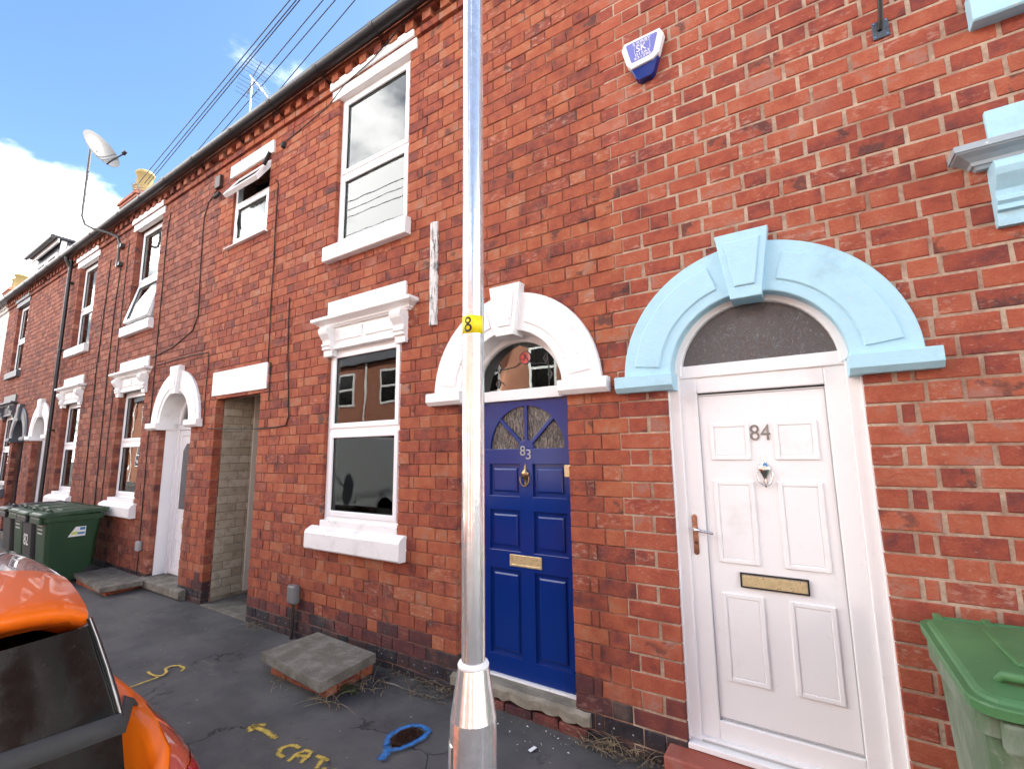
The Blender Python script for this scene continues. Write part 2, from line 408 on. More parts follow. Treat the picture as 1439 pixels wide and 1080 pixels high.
# ------------------------------------------------------------------ mesh helpers
class MB:
    def __init__(s): s.v = []; s.f = []; s.sm = []
    def add(s, vs, fs, smooth=False):
        o = len(s.v); s.v += [tuple(p) for p in vs]
        s.f += [tuple(i + o for i in f) for f in fs]; s.sm += [smooth] * len(fs)
        return s
    def box(s, x0, x1, y0, y1, z0, z1, bev=0.0):
        if x0 > x1: x0, x1 = x1, x0
        if y0 > y1: y0, y1 = y1, y0
        if z0 > z1: z0, z1 = z1, z0
        if bev <= 0:
            vs = [(x, y, z) for z in (z0, z1) for y in (y0, y1) for x in (x0, x1)]
            return s.add(vs, [(0, 2, 3, 1), (4, 5, 7, 6), (0, 1, 5, 4), (2, 6, 7, 3), (0, 4, 6, 2), (1, 3, 7, 5)])
        b = min(bev, (x1 - x0) * .45, (y1 - y0) * .45, (z1 - z0) * .45)
        bm = bmesh.new(); bmesh.ops.create_cube(bm, size=1)
        for v in bm.verts:
            v.co = Vector(((x0 + x1) / 2 + v.co.x * (x1 - x0), (y0 + y1) / 2 + v.co.y * (y1 - y0), (z0 + z1) / 2 + v.co.z * (z1 - z0)))
        bmesh.ops.bevel(bm, geom=list(bm.edges), offset=b, segments=2, profile=.5, affect='EDGES')
        return s.bm(bm)
    def bm(s, bm, smooth=False):
        bm.verts.index_update()
        vs = [v.co.copy() for v in bm.verts]; fs = [[v.index for v in f.verts] for f in bm.faces]
        bm.free(); return s.add(vs, fs, smooth)
    def prism(s, poly, axis, a0, a1, bev=0.0):
        """extrude a 2D polygon: axis 'y' -> (x,z) poly, 'x' -> (y,z), 'z' -> (x,y)"""
        def P(p, a):
            return {'y': (p[0], a, p[1]), 'x': (a, p[0], p[1]), 'z': (p[0], p[1], a)}[axis]
        n = len(poly)
        bm = bmesh.new()
        A = [bm.verts.new(P(p, a0)) for p in poly]; B = [bm.verts.new(P(p, a1)) for p in poly]
        fa = bm.faces.new(A); fb = bm.faces.new(B[::-1])
        for i in range(n):
            bm.faces.new((A[i], B[i], B[(i + 1) % n], A[(i + 1) % n]))
        bmesh.ops.recalc_face_normals(bm, faces=list(bm.faces))
        if bev > 0:
            ed = [e for e in bm.edges if all(v in A for v in e.verts)]
            bmesh.ops.bevel(bm, geom=ed, offset=bev, segments=2, profile=.5, affect='EDGES')
        bmesh.ops.triangulate(bm, faces=[f for f in bm.faces if len(f.verts) > 4])
        return s.bm(bm)
    def lathe(s, prof, n=24, c=(0, 0), cap=True, smooth=True):
        vs = []; fs = []
        for r, z in prof:
            for i in range(n):
                a = 2 * math.pi * i / n; vs.append((c[0] + r * math.cos(a), c[1] + r * math.sin(a), z))
        for j in range(len(prof) - 1):
            for i in range(n):
                k = (i + 1) % n; fs.append((j * n + i, j * n + k, (j + 1) * n + k, (j + 1) * n + i))
        s.add(vs, fs, smooth)
        if cap:
            s.add(vs[:n], [tuple(range(n))[::-1]]); s.add(vs[-n:], [tuple(range(n))])
        return s
    def tube(s, pts, r, n=8, closed=False, smooth=True, cap=True):
        pts = [Vector(p) for p in pts]; m_ = len(pts); vs = []; fs = []
        rs = r if isinstance(r, (list, tuple)) else [r] * m_
        up = Vector((0, 0, 1)); prev = None
        for i, p in enumerate(pts):
            a = pts[i - 1] if (i > 0 or closed) else p; b = pts[(i + 1) % m_] if (i < m_ - 1 or closed) else p
            d = (b - a).normalized() if (b - a).length > 1e-9 else Vector((0, 0, 1))
            if prev is None:
                u = d.cross(up if abs(d.z) < .9 else Vector((1, 0, 0))).normalized()
            else:
                u = (prev - d * prev.dot(d)); u = u.normalized() if u.length > 1e-6 else d.orthogonal().normalized()
            prev = u; w = d.cross(u)
            for k in range(n):
                t = 2 * math.pi * k / n; vs.append(p + (u * math.cos(t) + w * math.sin(t)) * rs[i])
        for i in range(m_ if closed else m_ - 1):
            j = (i + 1) % m_
            for k in range(n):
                q = (k + 1) % n; fs.append((i * n + k, i * n + q, j * n + q, j * n + k))
        s.add(vs, fs, smooth)
        if cap and not closed:
            s.add(vs[:n], [tuple(range(n))]); s.add(vs[-n:], [tuple(range(n))[::-1]])
        return s
    def sector(s, cx, cz, r0, r1, a0, a1, y0, y1, n=24, bev=0.0):
        """annulus sector in the xz plane, front face at y0"""
        vs = []; fs = []
        prof = [(r0, y1), (r0, y0 + bev), (r0 + bev, y0), (r1 - bev, y0), (r1, y0 + bev), (r1, y1)] if bev else [(r0, y1), (r0, y0), (r1, y0), (r1, y1)]
        k = len(prof)
        for i in range(n + 1):
            a = a0 + (a1 - a0) * i / n
            for r, y in prof: vs.append((cx + r * math.cos(a), y, cz + r * math.sin(a)))
        for i in range(n):
            for j in range(k):
                q = (j + 1) % k; fs.append((i * k + j, (i + 1) * k + j, (i + 1) * k + q, i * k + q))
        fs.append(tuple(range(k))); fs.append(tuple(range(n * k, n * k + k))[::-1])
        return s.add(vs, fs)
    def grid(s, rows, smooth=True, closed=False):
        o = []; fs = []; nc = len(rows[0])
        for r in rows: o += r
        for i in range(len(rows) - 1):
            for j in range(nc if closed else nc - 1):
                q = (j + 1) % nc; fs.append((i * nc + j, i * nc + q, (i + 1) * nc + q, (i + 1) * nc + j))
        return s.add(o, fs, smooth)
    def build(s, name, mat, parent=None, recalc=True):
        me = bpy.data.meshes.new(name)
        me.from_pydata(s.v, [], s.f)
        if recalc:
            bm = bmesh.new(); bm.from_mesh(me)
            bmesh.ops.recalc_face_normals(bm, faces=list(bm.faces)); bm.to_mesh(me); bm.free()
        for p, q in zip(me.polygons, s.sm): p.use_smooth = q
        me.materials.append(MATS[mat])
        o = bpy.data.objects.new(name, me); COL.objects.link(o)
        if parent is not None: attach(o, parent)
        return o
WORLDLOC = {}
def worldloc(o):
    return WORLDLOC.get(o.name, Vector((0, 0, 0)))
def attach(o, parent):
    """parent o (whose mesh is written in world coordinates) keeping it where it is; parents only carry a translation here"""
    o.parent = parent
    o.matrix_parent_inverse = Matrix.Translation(-worldloc(parent))
def tag(o, label=None, cat=None, group=None, kind=None):
    if label: o['label'] = label
    if cat: o['category'] = cat
    if group: o['group'] = group
    if kind: o['kind'] = kind
    return o
def thing(name, label, cat, loc=(0, 0, 0), group=None):
    o = bpy.data.objects.new(name, None); COL.objects.link(o); o.location = loc
    o.empty_display_size = .2
    WORLDLOC[o.name] = Vector(loc)
    return tag(o, label, cat, group)
def copy_tree(o, parent=None):
    c = o.copy(); COL.objects.link(c)
    if parent is not None: c.parent = parent
    for ch in list(o.children): copy_tree(ch, c)
    return c
def proj(x, y, z):
    d = Vector((x, y, z)) - CAM_POS
    w = d.dot(FWD)
    if w < .05: return None
    return 719.5 + FPX * d.dot(RIGHT) / w, 540 + FPX * d.dot(DOWN) / w, w
def text_mesh(txt, size, name, mat, parent, place, extrude=0.001, align='CENTER', bold=0.0):
    """lettering as flat mesh; place maps local (x right, y up, z out) to the world"""
    cu = bpy.data.curves.new(name, 'FONT'); cu.body = txt; cu.size = size; cu.align_x = align; cu.extrude = extrude
    cu.offset = bold; cu.resolution_u = 4
    to = bpy.data.objects.new('tmp_text', cu); COL.objects.link(to)
    dg = bpy.context.evaluated_depsgraph_get()
    me = bpy.data.meshes.new_from_object(to.evaluated_get(dg))
    bpy.data.objects.remove(to)
    for v in me.vertices: v.co = Vector(place(v.co.x, v.co.y, v.co.z))
    me.name = name; me.materials.clear(); me.materials.append(MATS[mat])
    o = bpy.data.objects.new(name, me); COL.objects.link(o)
    if parent is not None: attach(o, parent)
    return o
def strip(pts, w, z, jitter=0.0):
    """flat ribbon on the ground along a polyline"""
    mb = MB(); P = [Vector((p[0], p[1], 0)) for p in pts]
    Q = []
    for a, b in zip(P[:-1], P[1:]):
        n = max(1, int((b - a).length / .012))
        for i in range(n): Q.append(a.lerp(b, i / n))
    Q.append(P[-1])
    rows = []
    for i, p in enumerate(Q):
        d = (Q[min(i + 1, len(Q) - 1)] - Q[max(i - 1, 0)]); d = d.normalized() if d.length else Vector((1, 0, 0))
        nn = Vector((-d.y, d.x, 0)); ww = w * (1 + jitter * (rnd.random() - .5)) / 2
        ww *= 1.25
        rows.append([p + nn * ww * (1 - k_ / 2) + Vector((0, 0, z)) for k_ in range(5)])
    mb.grid(rows, smooth=False); mb.across = [k_ / 4 for _ in rows for k_ in range(5)]
    return mb

# ------------------------------------------------------------------ ground
pave = MB()
nx, ny = 90, 14
rows = []
for i in range(nx + 1):
    x = -40 + 52 * i / nx
    rows.append([(x, -1.95 + 2.25 * j / ny, 0.006 * math.sin(x * 1.3 + j) * (0 < j < ny) ) for j in range(ny + 1)])
pave.grid([[Vector(p) for p in r] for r in rows])
pavement = tag(pave.build('pavement', 'asphalt'), kind='structure')
far_pave = tag(MB().box(-80, 30, -11.3, -9.3, -.2, 0.0).build('pavement', 'asphalt'), kind='structure')
road = tag(MB().add([(-300, -300, -.104), (300, -300, -.104), (300, 300, -.104), (-300, 300, -.104)], [(0, 1, 2, 3)]).build('ground', 'road'), kind='structure')
kerb = tag(MB().build('kerb', 'kerb_stone'), kind='structure') if False else None
kb = thing('kerb', None, None); kb['kind'] = 'structure'
for i in range(26):
    MB().box(-20 + .92 * i, -20 + .92 * i + .905, -2.08, -1.955, -.3, .004, .012).build('kerb_stone', 'kerb_stone', kb)

# ------------------------------------------------------------------ the terrace
ROW = .104; Z0 = .059 - ROW
X84, X83, X82, X81, X80 = -1.08, -6.95, -10.9, -15.175, -18.9      # left ends of the houses
houses = {}
HL = {
 84: ('terraced_house', 'red brick house with thick pale mortar and pale blue arch over its white door', (X84, 4.5)),
 83: ('terraced_house', 'red brick terraced house with a glossy blue front door and an open side passage', (X83, X84)),
 82: ('terraced_house', 'brown-red brick terraced house with a white glazed door and an upper sash tilted open', (X82, X83)),
 81: ('terraced_house', 'brick terraced house with white painted trim and a black downpipe beside its white arch', (X81, X82)),
 80: ('terraced_house', 'brick terraced house with dark grey painted arch, sills and window heads', (X80, X81)),
 79: ('terraced_house', 'white rendered terraced house with a boxy dormer on its roof', (-26.0, X80)),
 78: ('terraced_house', 'farthest brick terraced house with yellow chimney pots beyond the rendered one', (-40.0, -26.0)),
}
for k, (n, lab, (a, b)) in HL.items():
    houses[k] = thing(n, lab, 'house', ((a + b) / 2, 0, 0), 'terraced houses along the street')
def house_at(x):
    for k, xl in ((84, X84), (83, X83), (82, X82), (81, X81), (80, X80)):
        if x > xl: return k
    return 80
WU, WG = (4.05, 5.88), (1.12, 2.93)
SPR = 2.305
OPEN = {
 84: [(-.76, .245, 0, SPR, 'arch'), (.93, 2.0, *WG, 'win'), (.93, 2.0, *WU, 'win')],
 83: [(-4.235, -3.11, *WU, 'win'), (-4.24, -3.15, *WG, 'win'), (-2.47, -1.46, 0, SPR, 'arch'), (-6.53, -5.62, 4.64, 5.72, 'win'), (-6.56, -5.50, 0, 2.60, 'passage')],
 82: [(-9.95, -8.88, *WU, 'win'), (-9.95, -8.88, *WG, 'win'), (-8.20, -7.21, 0, SPR, 'arch')],
 81: [(-12.95, -11.87, *WU, 'win'), (-12.95, -11.87, *WG, 'win'), (-14.82, -13.82, 0, SPR, 'arch')],
 80: [(-17.85, -16.78, *WU, 'win'), (-17.85, -16.78, *WG, 'win'), (-16.53, -15.53, 0, SPR, 'arch')],
}
ARCH_IN, ARCH_OUT = .46, .76
# mortar wall (slightly behind the brick faces), reveals, rooms
def wall_shell(k, a, b, mat):
    mb = MB(); e = .004 if k == 84 else .0066; ops = []
    for (x0, x1, z0, z1, t) in OPEN.get(k, []):
        if t == 'arch': z1 = z1 + .50
        ops.append((x0 - e, x1 + e, z0 - (0 if z0 <= 0 else e), z1 + e))
    xs = sorted({a, b, *[o[0] for o in ops], *[o[1] for o in ops]}); zs = sorted({-.1, 6.28, *[o[2] for o in ops], *[o[3] for o in ops]})
    for i in range(len(xs) - 1):
        for j in range(len(zs) - 1):
            cx, cz = (xs[i] + xs[i + 1]) / 2, (zs[j] + zs[j + 1]) / 2
            if any(o[0] < cx < o[1] and o[2] < cz < o[3] for o in ops): continue
            mb.add([(xs[i], e, zs[j]), (xs[i + 1], e, zs[j]), (xs[i + 1], e, zs[j + 1]), (xs[i], e, zs[j + 1])], [(0, 1, 2, 3)])
    for x0, x1, z0, z1 in ops:
        d = .31
        mb.add([(x0, e, z0), (x0, d, z0), (x0, d, z1), (x0, e, z1)], [(0, 1, 2, 3)])
        mb.add([(x1, e, z0), (x1, d, z0), (x1, d, z1), (x1, e, z1)], [(0, 1, 2, 3)])
        mb.add([(x0, e, z1), (x1, e, z1), (x1, d, z1), (x0, d, z1)], [(0, 1, 2, 3)])
        mb.add([(x0, e, z0), (x1, e, z0), (x1, d, z0), (x0, d, z0)], [(0, 1, 2, 3)])
    o = mb.build('wall', mat, houses[k], recalc=False)
    # rear and party walls
    bw = MB()
    bw.box(a, b, 5.2, 5.35, -.1, 6.28)
    for x in (a, b): bw.add([(x, .32, -.1), (x, 5.2, -.1), (x, 5.2, 6.28), (x, 2.6, 7.95), (x, .32, 6.28)], [(0, 1, 2, 3, 4)])
    bw.build('rear_wall', 'far_brick', houses[k])
    for x0, x1, z0, z1, t in OPEN.get(k, []):
        if t == 'passage':
            r = MB(); y1 = 5.0
            r.add([(x0, .115, 0), (x0, y1, 0), (x0, y1, 2.75), (x0, .115, 2.75)], [(0, 1, 2, 3)])
            r.build('passage_wall', 'mortar_cream', houses[k], recalc=False)
            r = MB()
            r.add([(x1, .3, 0), (x1, y1, 0), (x1, y1, 2.75), (x1, .3, 2.75)], [(0, 1, 2, 3)])
            r.add([(x0, .3, 2.72), (x1, .3, 2.72), (x1, y1, 2.72), (x0, y1, 2.72)], [(0, 1, 2, 3)])
            r.add([(x0, y1, 0), (x1, y1, 0), (x1, y1, 2.72), (x0, y1, 2.72)], [(0, 1, 2, 3)])
            r.build('passage_lining', 'room', houses[k], recalc=False)
            continue
        zt = z1 + .5 if t == 'arch' else z1
        r = MB(); X0, X1, Z_0, Z_1, Y0, Y1 = x0 - .35, x1 + .35, max(z0 - .6, 0), zt + .25, .315, 1.9
        r.add([(X0, Y0, Z_0), (X1, Y0, Z_0), (X1, Y1, Z_0), (X0, Y1, Z_0), (X0, Y0, Z_1), (X1, Y0, Z_1), (X1, Y1, Z_1), (X0, Y1, Z_1)],
              [(0, 1, 2, 3), (4, 5, 6, 7), (0, 3, 7, 4), (1, 2, 6, 5), (2, 3, 7, 6)])
        # close round the opening on the room side
        r.add([(X0, Y0, Z_0), (x0, Y0, Z_0), (x0, Y0, Z_1), (X0, Y0, Z_1)], [(0, 1, 2, 3)])
        r.add([(x1, Y0, Z_0), (X1, Y0, Z_0), (X1, Y0, Z_1), (x1, Y0, Z_1)], [(0, 1, 2, 3)])
        r.add([(x0, Y0, Z_0), (x1, Y0, Z_0), (x1, Y0, z0), (x0, Y0, z0)], [(0, 1, 2, 3)])
        r.add([(x0, Y0, zt), (x1, Y0, zt), (x1, Y0, Z_1), (x0, Y0, Z_1)], [(0, 1, 2, 3)])
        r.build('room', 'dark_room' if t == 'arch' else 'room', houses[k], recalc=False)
for k, mt in ((84, 'mortar_84'), (83, 'mortar_83'), (82, 'mortar_82'), (81, 'mortar_82'), (80, 'mortar_82')):
    wall_shell(k, *HL[k][2], mt)
for k, mt in ((79, 'render_white'), (78, 'far_brick')):
    wall_shell(k, *HL[k][2], mt)

# bricks: Flemish bond laid course by course over all the brick houses
BR_CACHE = {}
def brick_mesh(w, h, var, mat, d=.095):
    key = (round(w, 3), round(h, 3), var, mat)
    if key in BR_CACHE: return BR_CACHE[key]
    r = random.Random(hash((var, round(w * 1000), 7)) & 0xffff)
    def q(s_): return r.uniform(-s_, s_)
    X, Z = w / 2, h / 2; b = .0045
    cs = [(-1, -1), (1, -1), (1, 1), (-1, 1)]
    back = [(cx * X, d, cz * Z) for cx, cz in cs]
    mid = [(cx * X + q(.0025), b * 1.1, cz * Z + q(.0022)) for cx, cz in cs]
    fr = [(cx * (X - b) + q(.0035), q(.0018), cz * (Z - b) + q(.0028)) for cx, cz in cs]
    vs = back + mid + fr; fs = [(8, 9, 10, 11)]
    for i in range(4):
        j = (i + 1) % 4
        fs.append((4 + i, 4 + j, 8 + j, 8 + i)); fs.append((i, j, 4 + j, 4 + i))
    me = bpy.data.meshes.new('brick'); me.from_pydata(vs, [], fs); me.materials.append(MATS[mat])
    BR_CACHE[key] = me
    return me
bricks = {k: [] for k in (84, 83, 82, 81, 80)}
all_rect = [o for k in OPEN for o in OPEN[k]]
plugs = {84: MB(), 83: MB(), 82: MB()}
for row in range(0, 58):
    zb = Z0 + row * ROW; zt = zb + ROW; zm = (zb + zt) / 2
    cuts = []
    for x0, x1, z0, z1, t in all_rect:
        ov = min(zt, z1) - max(zb, z0)
        if ov > ROW * .5: cuts.append((x0, x1))
        elif t == 'arch' and z1 - ROW * .5 <= zm < z1 + .6:
            r_ = .60; dz = max(zb - z1, 0.0)
            if dz < r_:
                hw = math.sqrt(r_ * r_ - dz * dz); cx = (x0 + x1) / 2; cuts.append((cx - hw, cx + hw))
    cuts.sort(); ivs = []; x = X80
    for c0, c1 in cuts:
        if c0 > x: ivs.append((x, c0))
        x = max(x, c1)
    ivs.append((x, 4.5))
    for a, b in ivs:
        x = a; seq = 0; odd = row % 2
        while x < b - .012:
            thick = x > X84 + rnd.uniform(-.1, .1)
            jx, jz = (.020, .0125) if thick else (.008, .0075)
            SW, HW = (.231, .118) if thick else (.246, .126)
            if odd: w = HW if seq == 0 else (.052 if seq == 1 else (SW if seq % 2 == 0 else HW))
            else: w = SW if seq % 2 == 0 else HW
            seq += 1
            if b - (x + w + jx) < .062: w = b - x
            w = round(w * 500) / 500 if w != b - x else w
            cx = x + w / 2
            k = house_at(cx)
            h = ROW - jz
            if row <= 1: mt = 'brick_blue'
            elif row == 2 and k in (83, 84): mt = 'brick_purple' if rnd.random() < .75 else 'brick_blue'
            elif row == 3 and k in (83, 84) and rnd.random() < .35: mt = 'brick_purple'
            else: mt = {84: 'brick_84', 83: 'brick_83'}.get(k, 'brick_82')
            bricks[k].append((cx, zm, w, h, mt, thick))
            if row == 1 and k in plugs:
                for f in ((-.25, .25) if w > .2 else (0,)):
                    c_ = (cx + f * w, -.0025, zm + rnd.uniform(-.008, .008))
                    pv = [(c_[0] + .0055 * math.cos(t_ * math.pi / 4), c_[1], c_[2] + .0055 * math.sin(t_ * math.pi / 4)) for t_ in range(8)]
                    plugs[k].add(pv, [tuple(range(8))[::-1]])
            x += w + jx
def in_view(cx, zm, w, h):
    p = [proj(cx + sx * w / 2, 0, zm + sz * h / 2) for sx in (-1, 1) for sz in (-1, 1)]
    if any(q is None for q in p): return 0
    us = [q[0] for q in p]; vs_ = [q[1] for q in p]
    u0, u1, v0, v1 = max(min(us), 0), min(max(us), 1439), max(min(vs_), 0), min(max(vs_), 1080)
    if u1 <= u0 or v1 <= v0: return 0
    return (u1 - u0) * (v1 - v0)
for k, lst in bricks.items():
    sc_ = sorted(range(len(lst)), key=lambda i: -in_view(*lst[i][:4]))
    single = set(sc_[:300]) if k in (84, 83, 82) else set()
    rest = {}
    for i, (cx, zm, w, h, mt, thick) in enumerate(lst):
        dy = rnd.uniform(-.0034, .0008); rx, ry, rz = (max(-.009, min(.009, rnd.gauss(0, .0045))) for _ in range(3)); ry *= .7; rz *= .6
        if i in single and in_view(cx, zm, w, h) > 30:
            o = bpy.data.objects.new('brick', brick_mesh(w, h, rnd.randrange(6), mt))
            COL.objects.link(o); o.location = (cx, dy, zm); o.rotation_euler = (rx, ry, rz)
            attach(o, houses[k])
        else:
            me = brick_mesh(w, h, rnd.randrange(6), mt)
            M = Matrix.Translation((cx, dy, zm)) @ Matrix.Rotation(rz, 4, 'Z') @ Matrix.Rotation(ry, 4, 'Y') @ Matrix.Rotation(rx, 4, 'X')
            rest.setdefault(mt, MB()).add([M @ v.co for v in me.vertices], [tuple(p.vertices) for p in me.polygons])
    for mt, mb in rest.items():
        o = mb.build('brickwork', mt, houses[k], recalc=False); o['kind'] = 'stuff'
for k, mb in plugs.items():
    if mb.v:
        o = mb.build('damp_proof_plugs', 'galv_flat', houses[k], recalc=False); o['kind'] = 'stuff'
# painted bricks on the left wall of the passage
y = .118
for row in range(0, 26):
    zb = Z0 + row * ROW; y = .112 + (0 if row % 2 else -.0); seq = 0
    if row == 0: continue
    while y < 1.5:
        w = (.118 if seq % 2 else .235) if row % 2 else (.118 if seq % 2 == 0 else .235)
        seq += 1
        o = bpy.data.objects.new('painted_brick', brick_mesh(w, ROW - .006, rnd.randrange(6), 'brick_cream'))
        COL.objects.link(o); o.location = (-6.56 + .005 + rnd.uniform(-.003, .003), y + w / 2, zb + ROW / 2)
        o.rotation_euler = (rnd.gauss(0, .008), rnd.gauss(0, .008), math.pi / 2)
        attach(o, houses[83]); y += w + .006
# ------------------------------------------------------------------ eaves: string course, dentils, gutter, roof
EAV = {84: 'brick_84', 83: 'brick_83', 82: 'brick_82', 81: 'brick_82', 80: 'brick_82'}
for k in (84, 83, 82, 81, 80, 79, 78):
    a, b = HL[k][2]; H = houses[k]
    bm_ = EAV.get(k, 'render_white' if k == 79 else 'far_brick')
    st = MB(); x = a
    while x < b - .01:
        w = min(.236, b - x); st.box(x, x + w - .008, -.035 + rnd.uniform(-.003, .003), .06, 5.985, 6.062, .004); x += .236
    st.build('string_course', bm_, H, recalc=False)
    tp = MB(); x = a
    while x < b - .01:
        w = min(.236, b - x); tp.box(x, x + w - .008, -.07, .06, 6.165, 6.265); x += .236
    tp.build('eaves_course', bm_, H, recalc=False)
    n = int((b - a) / .236)
    if k in (83, 82):
        dm = MB().box(-.057, .057, -.068, .04, -.049, .049, .005).build('dentil', bm_)
        for i in range(n):
            o = dm if i == 0 else dm.copy()
            if i: COL.objects.link(o)
            o.location = (a + .1 + i * .236, rnd.uniform(-.004, .004), 6.113); attach(o, H)
    else:
        dmb = MB()
        for i in range(n): dmb.box(a + .043 + i * .236, a + .157 + i * .236, -.068, .04, 6.064, 6.162)
        o = dmb.build('dentils', bm_, H, recalc=False); o['kind'] = 'stuff'
    # half-round black gutter on brackets
    g = MB(); yc, zc_, r_ = -.165, 6.235, .075; rows = []
    for x in (a, b):
        rows.append([Vector((x, yc + r_ * math.cos(t), zc_ + r_ * math.sin(t))) for t in [math.pi * (1 + i / 10) for i in range(11)]] +
                    [Vector((x, yc + (r_ - .006) * math.cos(t), zc_ + (r_ - .006) * math.sin(t))) for t in [math.pi * (2 - i / 10) for i in range(11)]])
    g.grid(rows, closed=True)
    gt = g.build('gutter', 'black_paint', H)
    jn = MB(); x = a + .6
    while x < b:
        jn.sector(0, 0, 0, 0, 0, 1, 0, 0, 1) if False else None
        jn.grid([[Vector((x + dx, yc + (r_ + .006) * math.cos(t), zc_ + (r_ + .006) * math.sin(t))) for t in [math.pi * (1 + i / 8) for i in range(9)]] for dx in (0, .06)])
        jn.tube([(x + .03, yc + .05, zc_ - .06), (x + .03, -.02, zc_ - .10)], .007, 6)
        x += .95
    jn.build('gutter_brackets', 'black_paint', H)['kind'] = 'stuff'
    rf = MB()
    for y0, z0, y1, z1 in ((-.14, 6.265, 2.6, 7.96), (5.42, 6.265, 2.6, 7.96)):
        rf.add([(a, y0, z0), (b, y0, z0), (b, y1, z1), (a, y1, z1), (a, y0, z0 + .05), (b, y0, z0 + .05), (b, y1, z1 + .05), (a, y1, z1 + .05)],
               [(0, 1, 2, 3), (4, 7, 6, 5), (0, 4, 5, 1), (1, 5, 6, 2), (3, 2, 6, 7), (0, 3, 7, 4)])
    rf.build('roof', 'slate', H)

# ------------------------------------------------------------------ masonry trim
def arch_surround(k, cx, mat, proud=.035):
    H = houses[k]; cz = SPR - (.028 if k == 84 else .004); kh = R(10.5)
    soff = 'white_paint' if mat == 'blue_paint' else mat
    a = MB().sector(cx, cz, ARCH_IN, ARCH_OUT, 0.0, math.pi, -proud, .075, 48, .006).build('arch_surround', mat, H)
    MB().sector(cx, cz, ARCH_IN - .004, ARCH_IN + .02, 0.0, math.pi, .075, .16, 40).build('soffit', soff, a)
    for a0, a1 in ((R(7), R(90) - kh - R(7)), (R(90) + kh + R(7), R(173))):
        MB().sector(cx, cz, ARCH_IN + .065, ARCH_OUT - .07, a0, a1, -proud - .011, -proud + .01, 24, .008).build('panel', mat, a)
    t, bt = ARCH_OUT + .062, ARCH_IN - .045
    tw, bw = .144, .082
    MB().prism([(cx - bw, cz + bt), (cx + bw, cz + bt), (cx + tw, cz + t), (cx - tw, cz + t)], 'y', -proud - .045, .07, .006).build('keystone', mat, a)
    MB().prism([(cx - bw + .028, cz + bt + .07), (cx + bw - .028, cz + bt + .07), (cx + tw - .045, cz + t - .055), (cx - tw + .045, cz + t - .055)], 'y', -proud - .056, -proud - .03, .008).build('keystone_panel', mat, a)
    for sx in (-1, 1):
        x0, x1 = (cx - .815, cx - ARCH_IN + .015) if sx < 0 else (cx + ARCH_IN - .015, cx + .815)
        i_ = MB()
        prof = [(0.17, cz - .085), (-proud - .02, cz - .085), (-proud - .05, cz - .055), (-proud - .05, cz + .012), (-proud - .04, cz + .019), (.17, cz + .019)]
        i_.prism(prof, 'x', x0, x1, .006)
        i_.build('impost', mat, a)
    return a
ARCHES = {84: (-.257, 'blue_paint'), 83: (-1.943, 'white_paint'), 82: (-7.70, 'white_paint'), 81: (-14.32, 'white_paint'), 80: (-16.03, 'dark_grey_paint')}
arch = {k: arch_surround(k, *v) for k, v in ARCHES.items()}

def stack_rect(mb, x0, x1, layers, yback=.06):
    """moulding with mitred ends from (projection, z) layers"""
    rings = []
    for p, z in layers:
        rings.append([Vector((x0 - p, yback, z)), Vector((x0 - p, -p, z)), Vector((x1 + p, -p, z)), Vector((x1 + p, yback, z))])
    mb.grid(rings, smooth=False, closed=True)
    n = len(rings); o = len(mb.v) - 4 * n
    mb.f += [tuple(o + i for i in (3, 2, 1, 0)), tuple(o + 4 * (n - 1) + i for i in range(4))]; mb.sm += [False, False]
def window_head(k, xc, mat):
    """entablature over a ground-floor window"""
    H = houses[k]; xa, xb = xc - .60, xc + .60
    h = MB().box(xa + .02, xb - .02, -.025, .05, 3.225, 3.43, .006).build('window_head', mat, H)
    c = MB()
    stack_rect(c, xa - .005, xb + .005, [(.035, 3.135), (.045, 3.15), (.055, 3.152), (.06, 3.168), (.085, 3.185), (.115, 3.20), (.118, 3.205), (.125, 3.207), (.125, 3.235), (.12, 3.24)])
    c.build('cornice', 'silver_paint' if k == 84 else mat, h)
    f = MB().box(xa + .06, xb - .06, -.012, .05, 2.915, 3.135)
    f.build('frieze', mat, h)
    for x0, x1 in ((xa + .155, xc - .028), (xc + .028, xb - .155)):
        MB().prism([(x0, 2.985), (x1, 2.985), (x1, 3.105), (x0, 3.105)], 'y', -.024, 0.0, .01).build('frieze_panel', mat, h)
    MB().box(xa + .06, xb - .06, -.03, .04, 2.90, 2.935, .006).build('architrave', mat, h)
    for x0 in (xa + .0, xb - .135):
        pr = [(.03, 2.835), (-.035, 2.835), (-.04, 2.90), (-.062, 2.905), (-.062, 2.925), (-.055, 2.93), (-.072, 2.945), (-.072, 2.962), (-.055, 2.972), (-.062, 3.0), (-.085, 3.03), (-.108, 3.06), (-.118, 3.09), (-.112, 3.12), (-.095, 3.135), (.03, 3.135)]
        MB().prism(pr, 'x', x0, x0 + .135, .004).build('bracket', mat, h)
    return h
HEADS = {84: (1.42, 'blue_paint'), 83: (-3.665, 'white_paint'), 82: (-9.40, 'white_paint'), 81: (-12.40, 'white_paint'), 80: (-17.30, 'dark_grey_paint')}
for k, v in HEADS.items(): window_head(k, *v)
def lower_sill(k, x0, x1, mat):
    pr = [(.12, .90), (-.075, .90), (-.09, .915), (-.09, 1.055), (-.075, 1.085), (-.02, 1.115), (.12, 1.13)]
    s_ = MB().prism(pr, 'x', x0 - .135, x1 + .115, .012).build('sill', mat, houses[k])
    MB().box(x0 + .002, x1 - .002, -.012, .11, 1.105, 1.175, .004).build('sub_sill', mat, s_)
def upper_sill(k, x0, x1, mat):
    pr = [(.12, 3.885), (-.07, 3.885), (-.078, 3.893), (-.078, 4.045), (-.07, 4.052), (.12, 4.066)]
    MB().prism(pr, 'x', x0 - .085, x1 + .055, .006).build('sill', mat, houses[k])
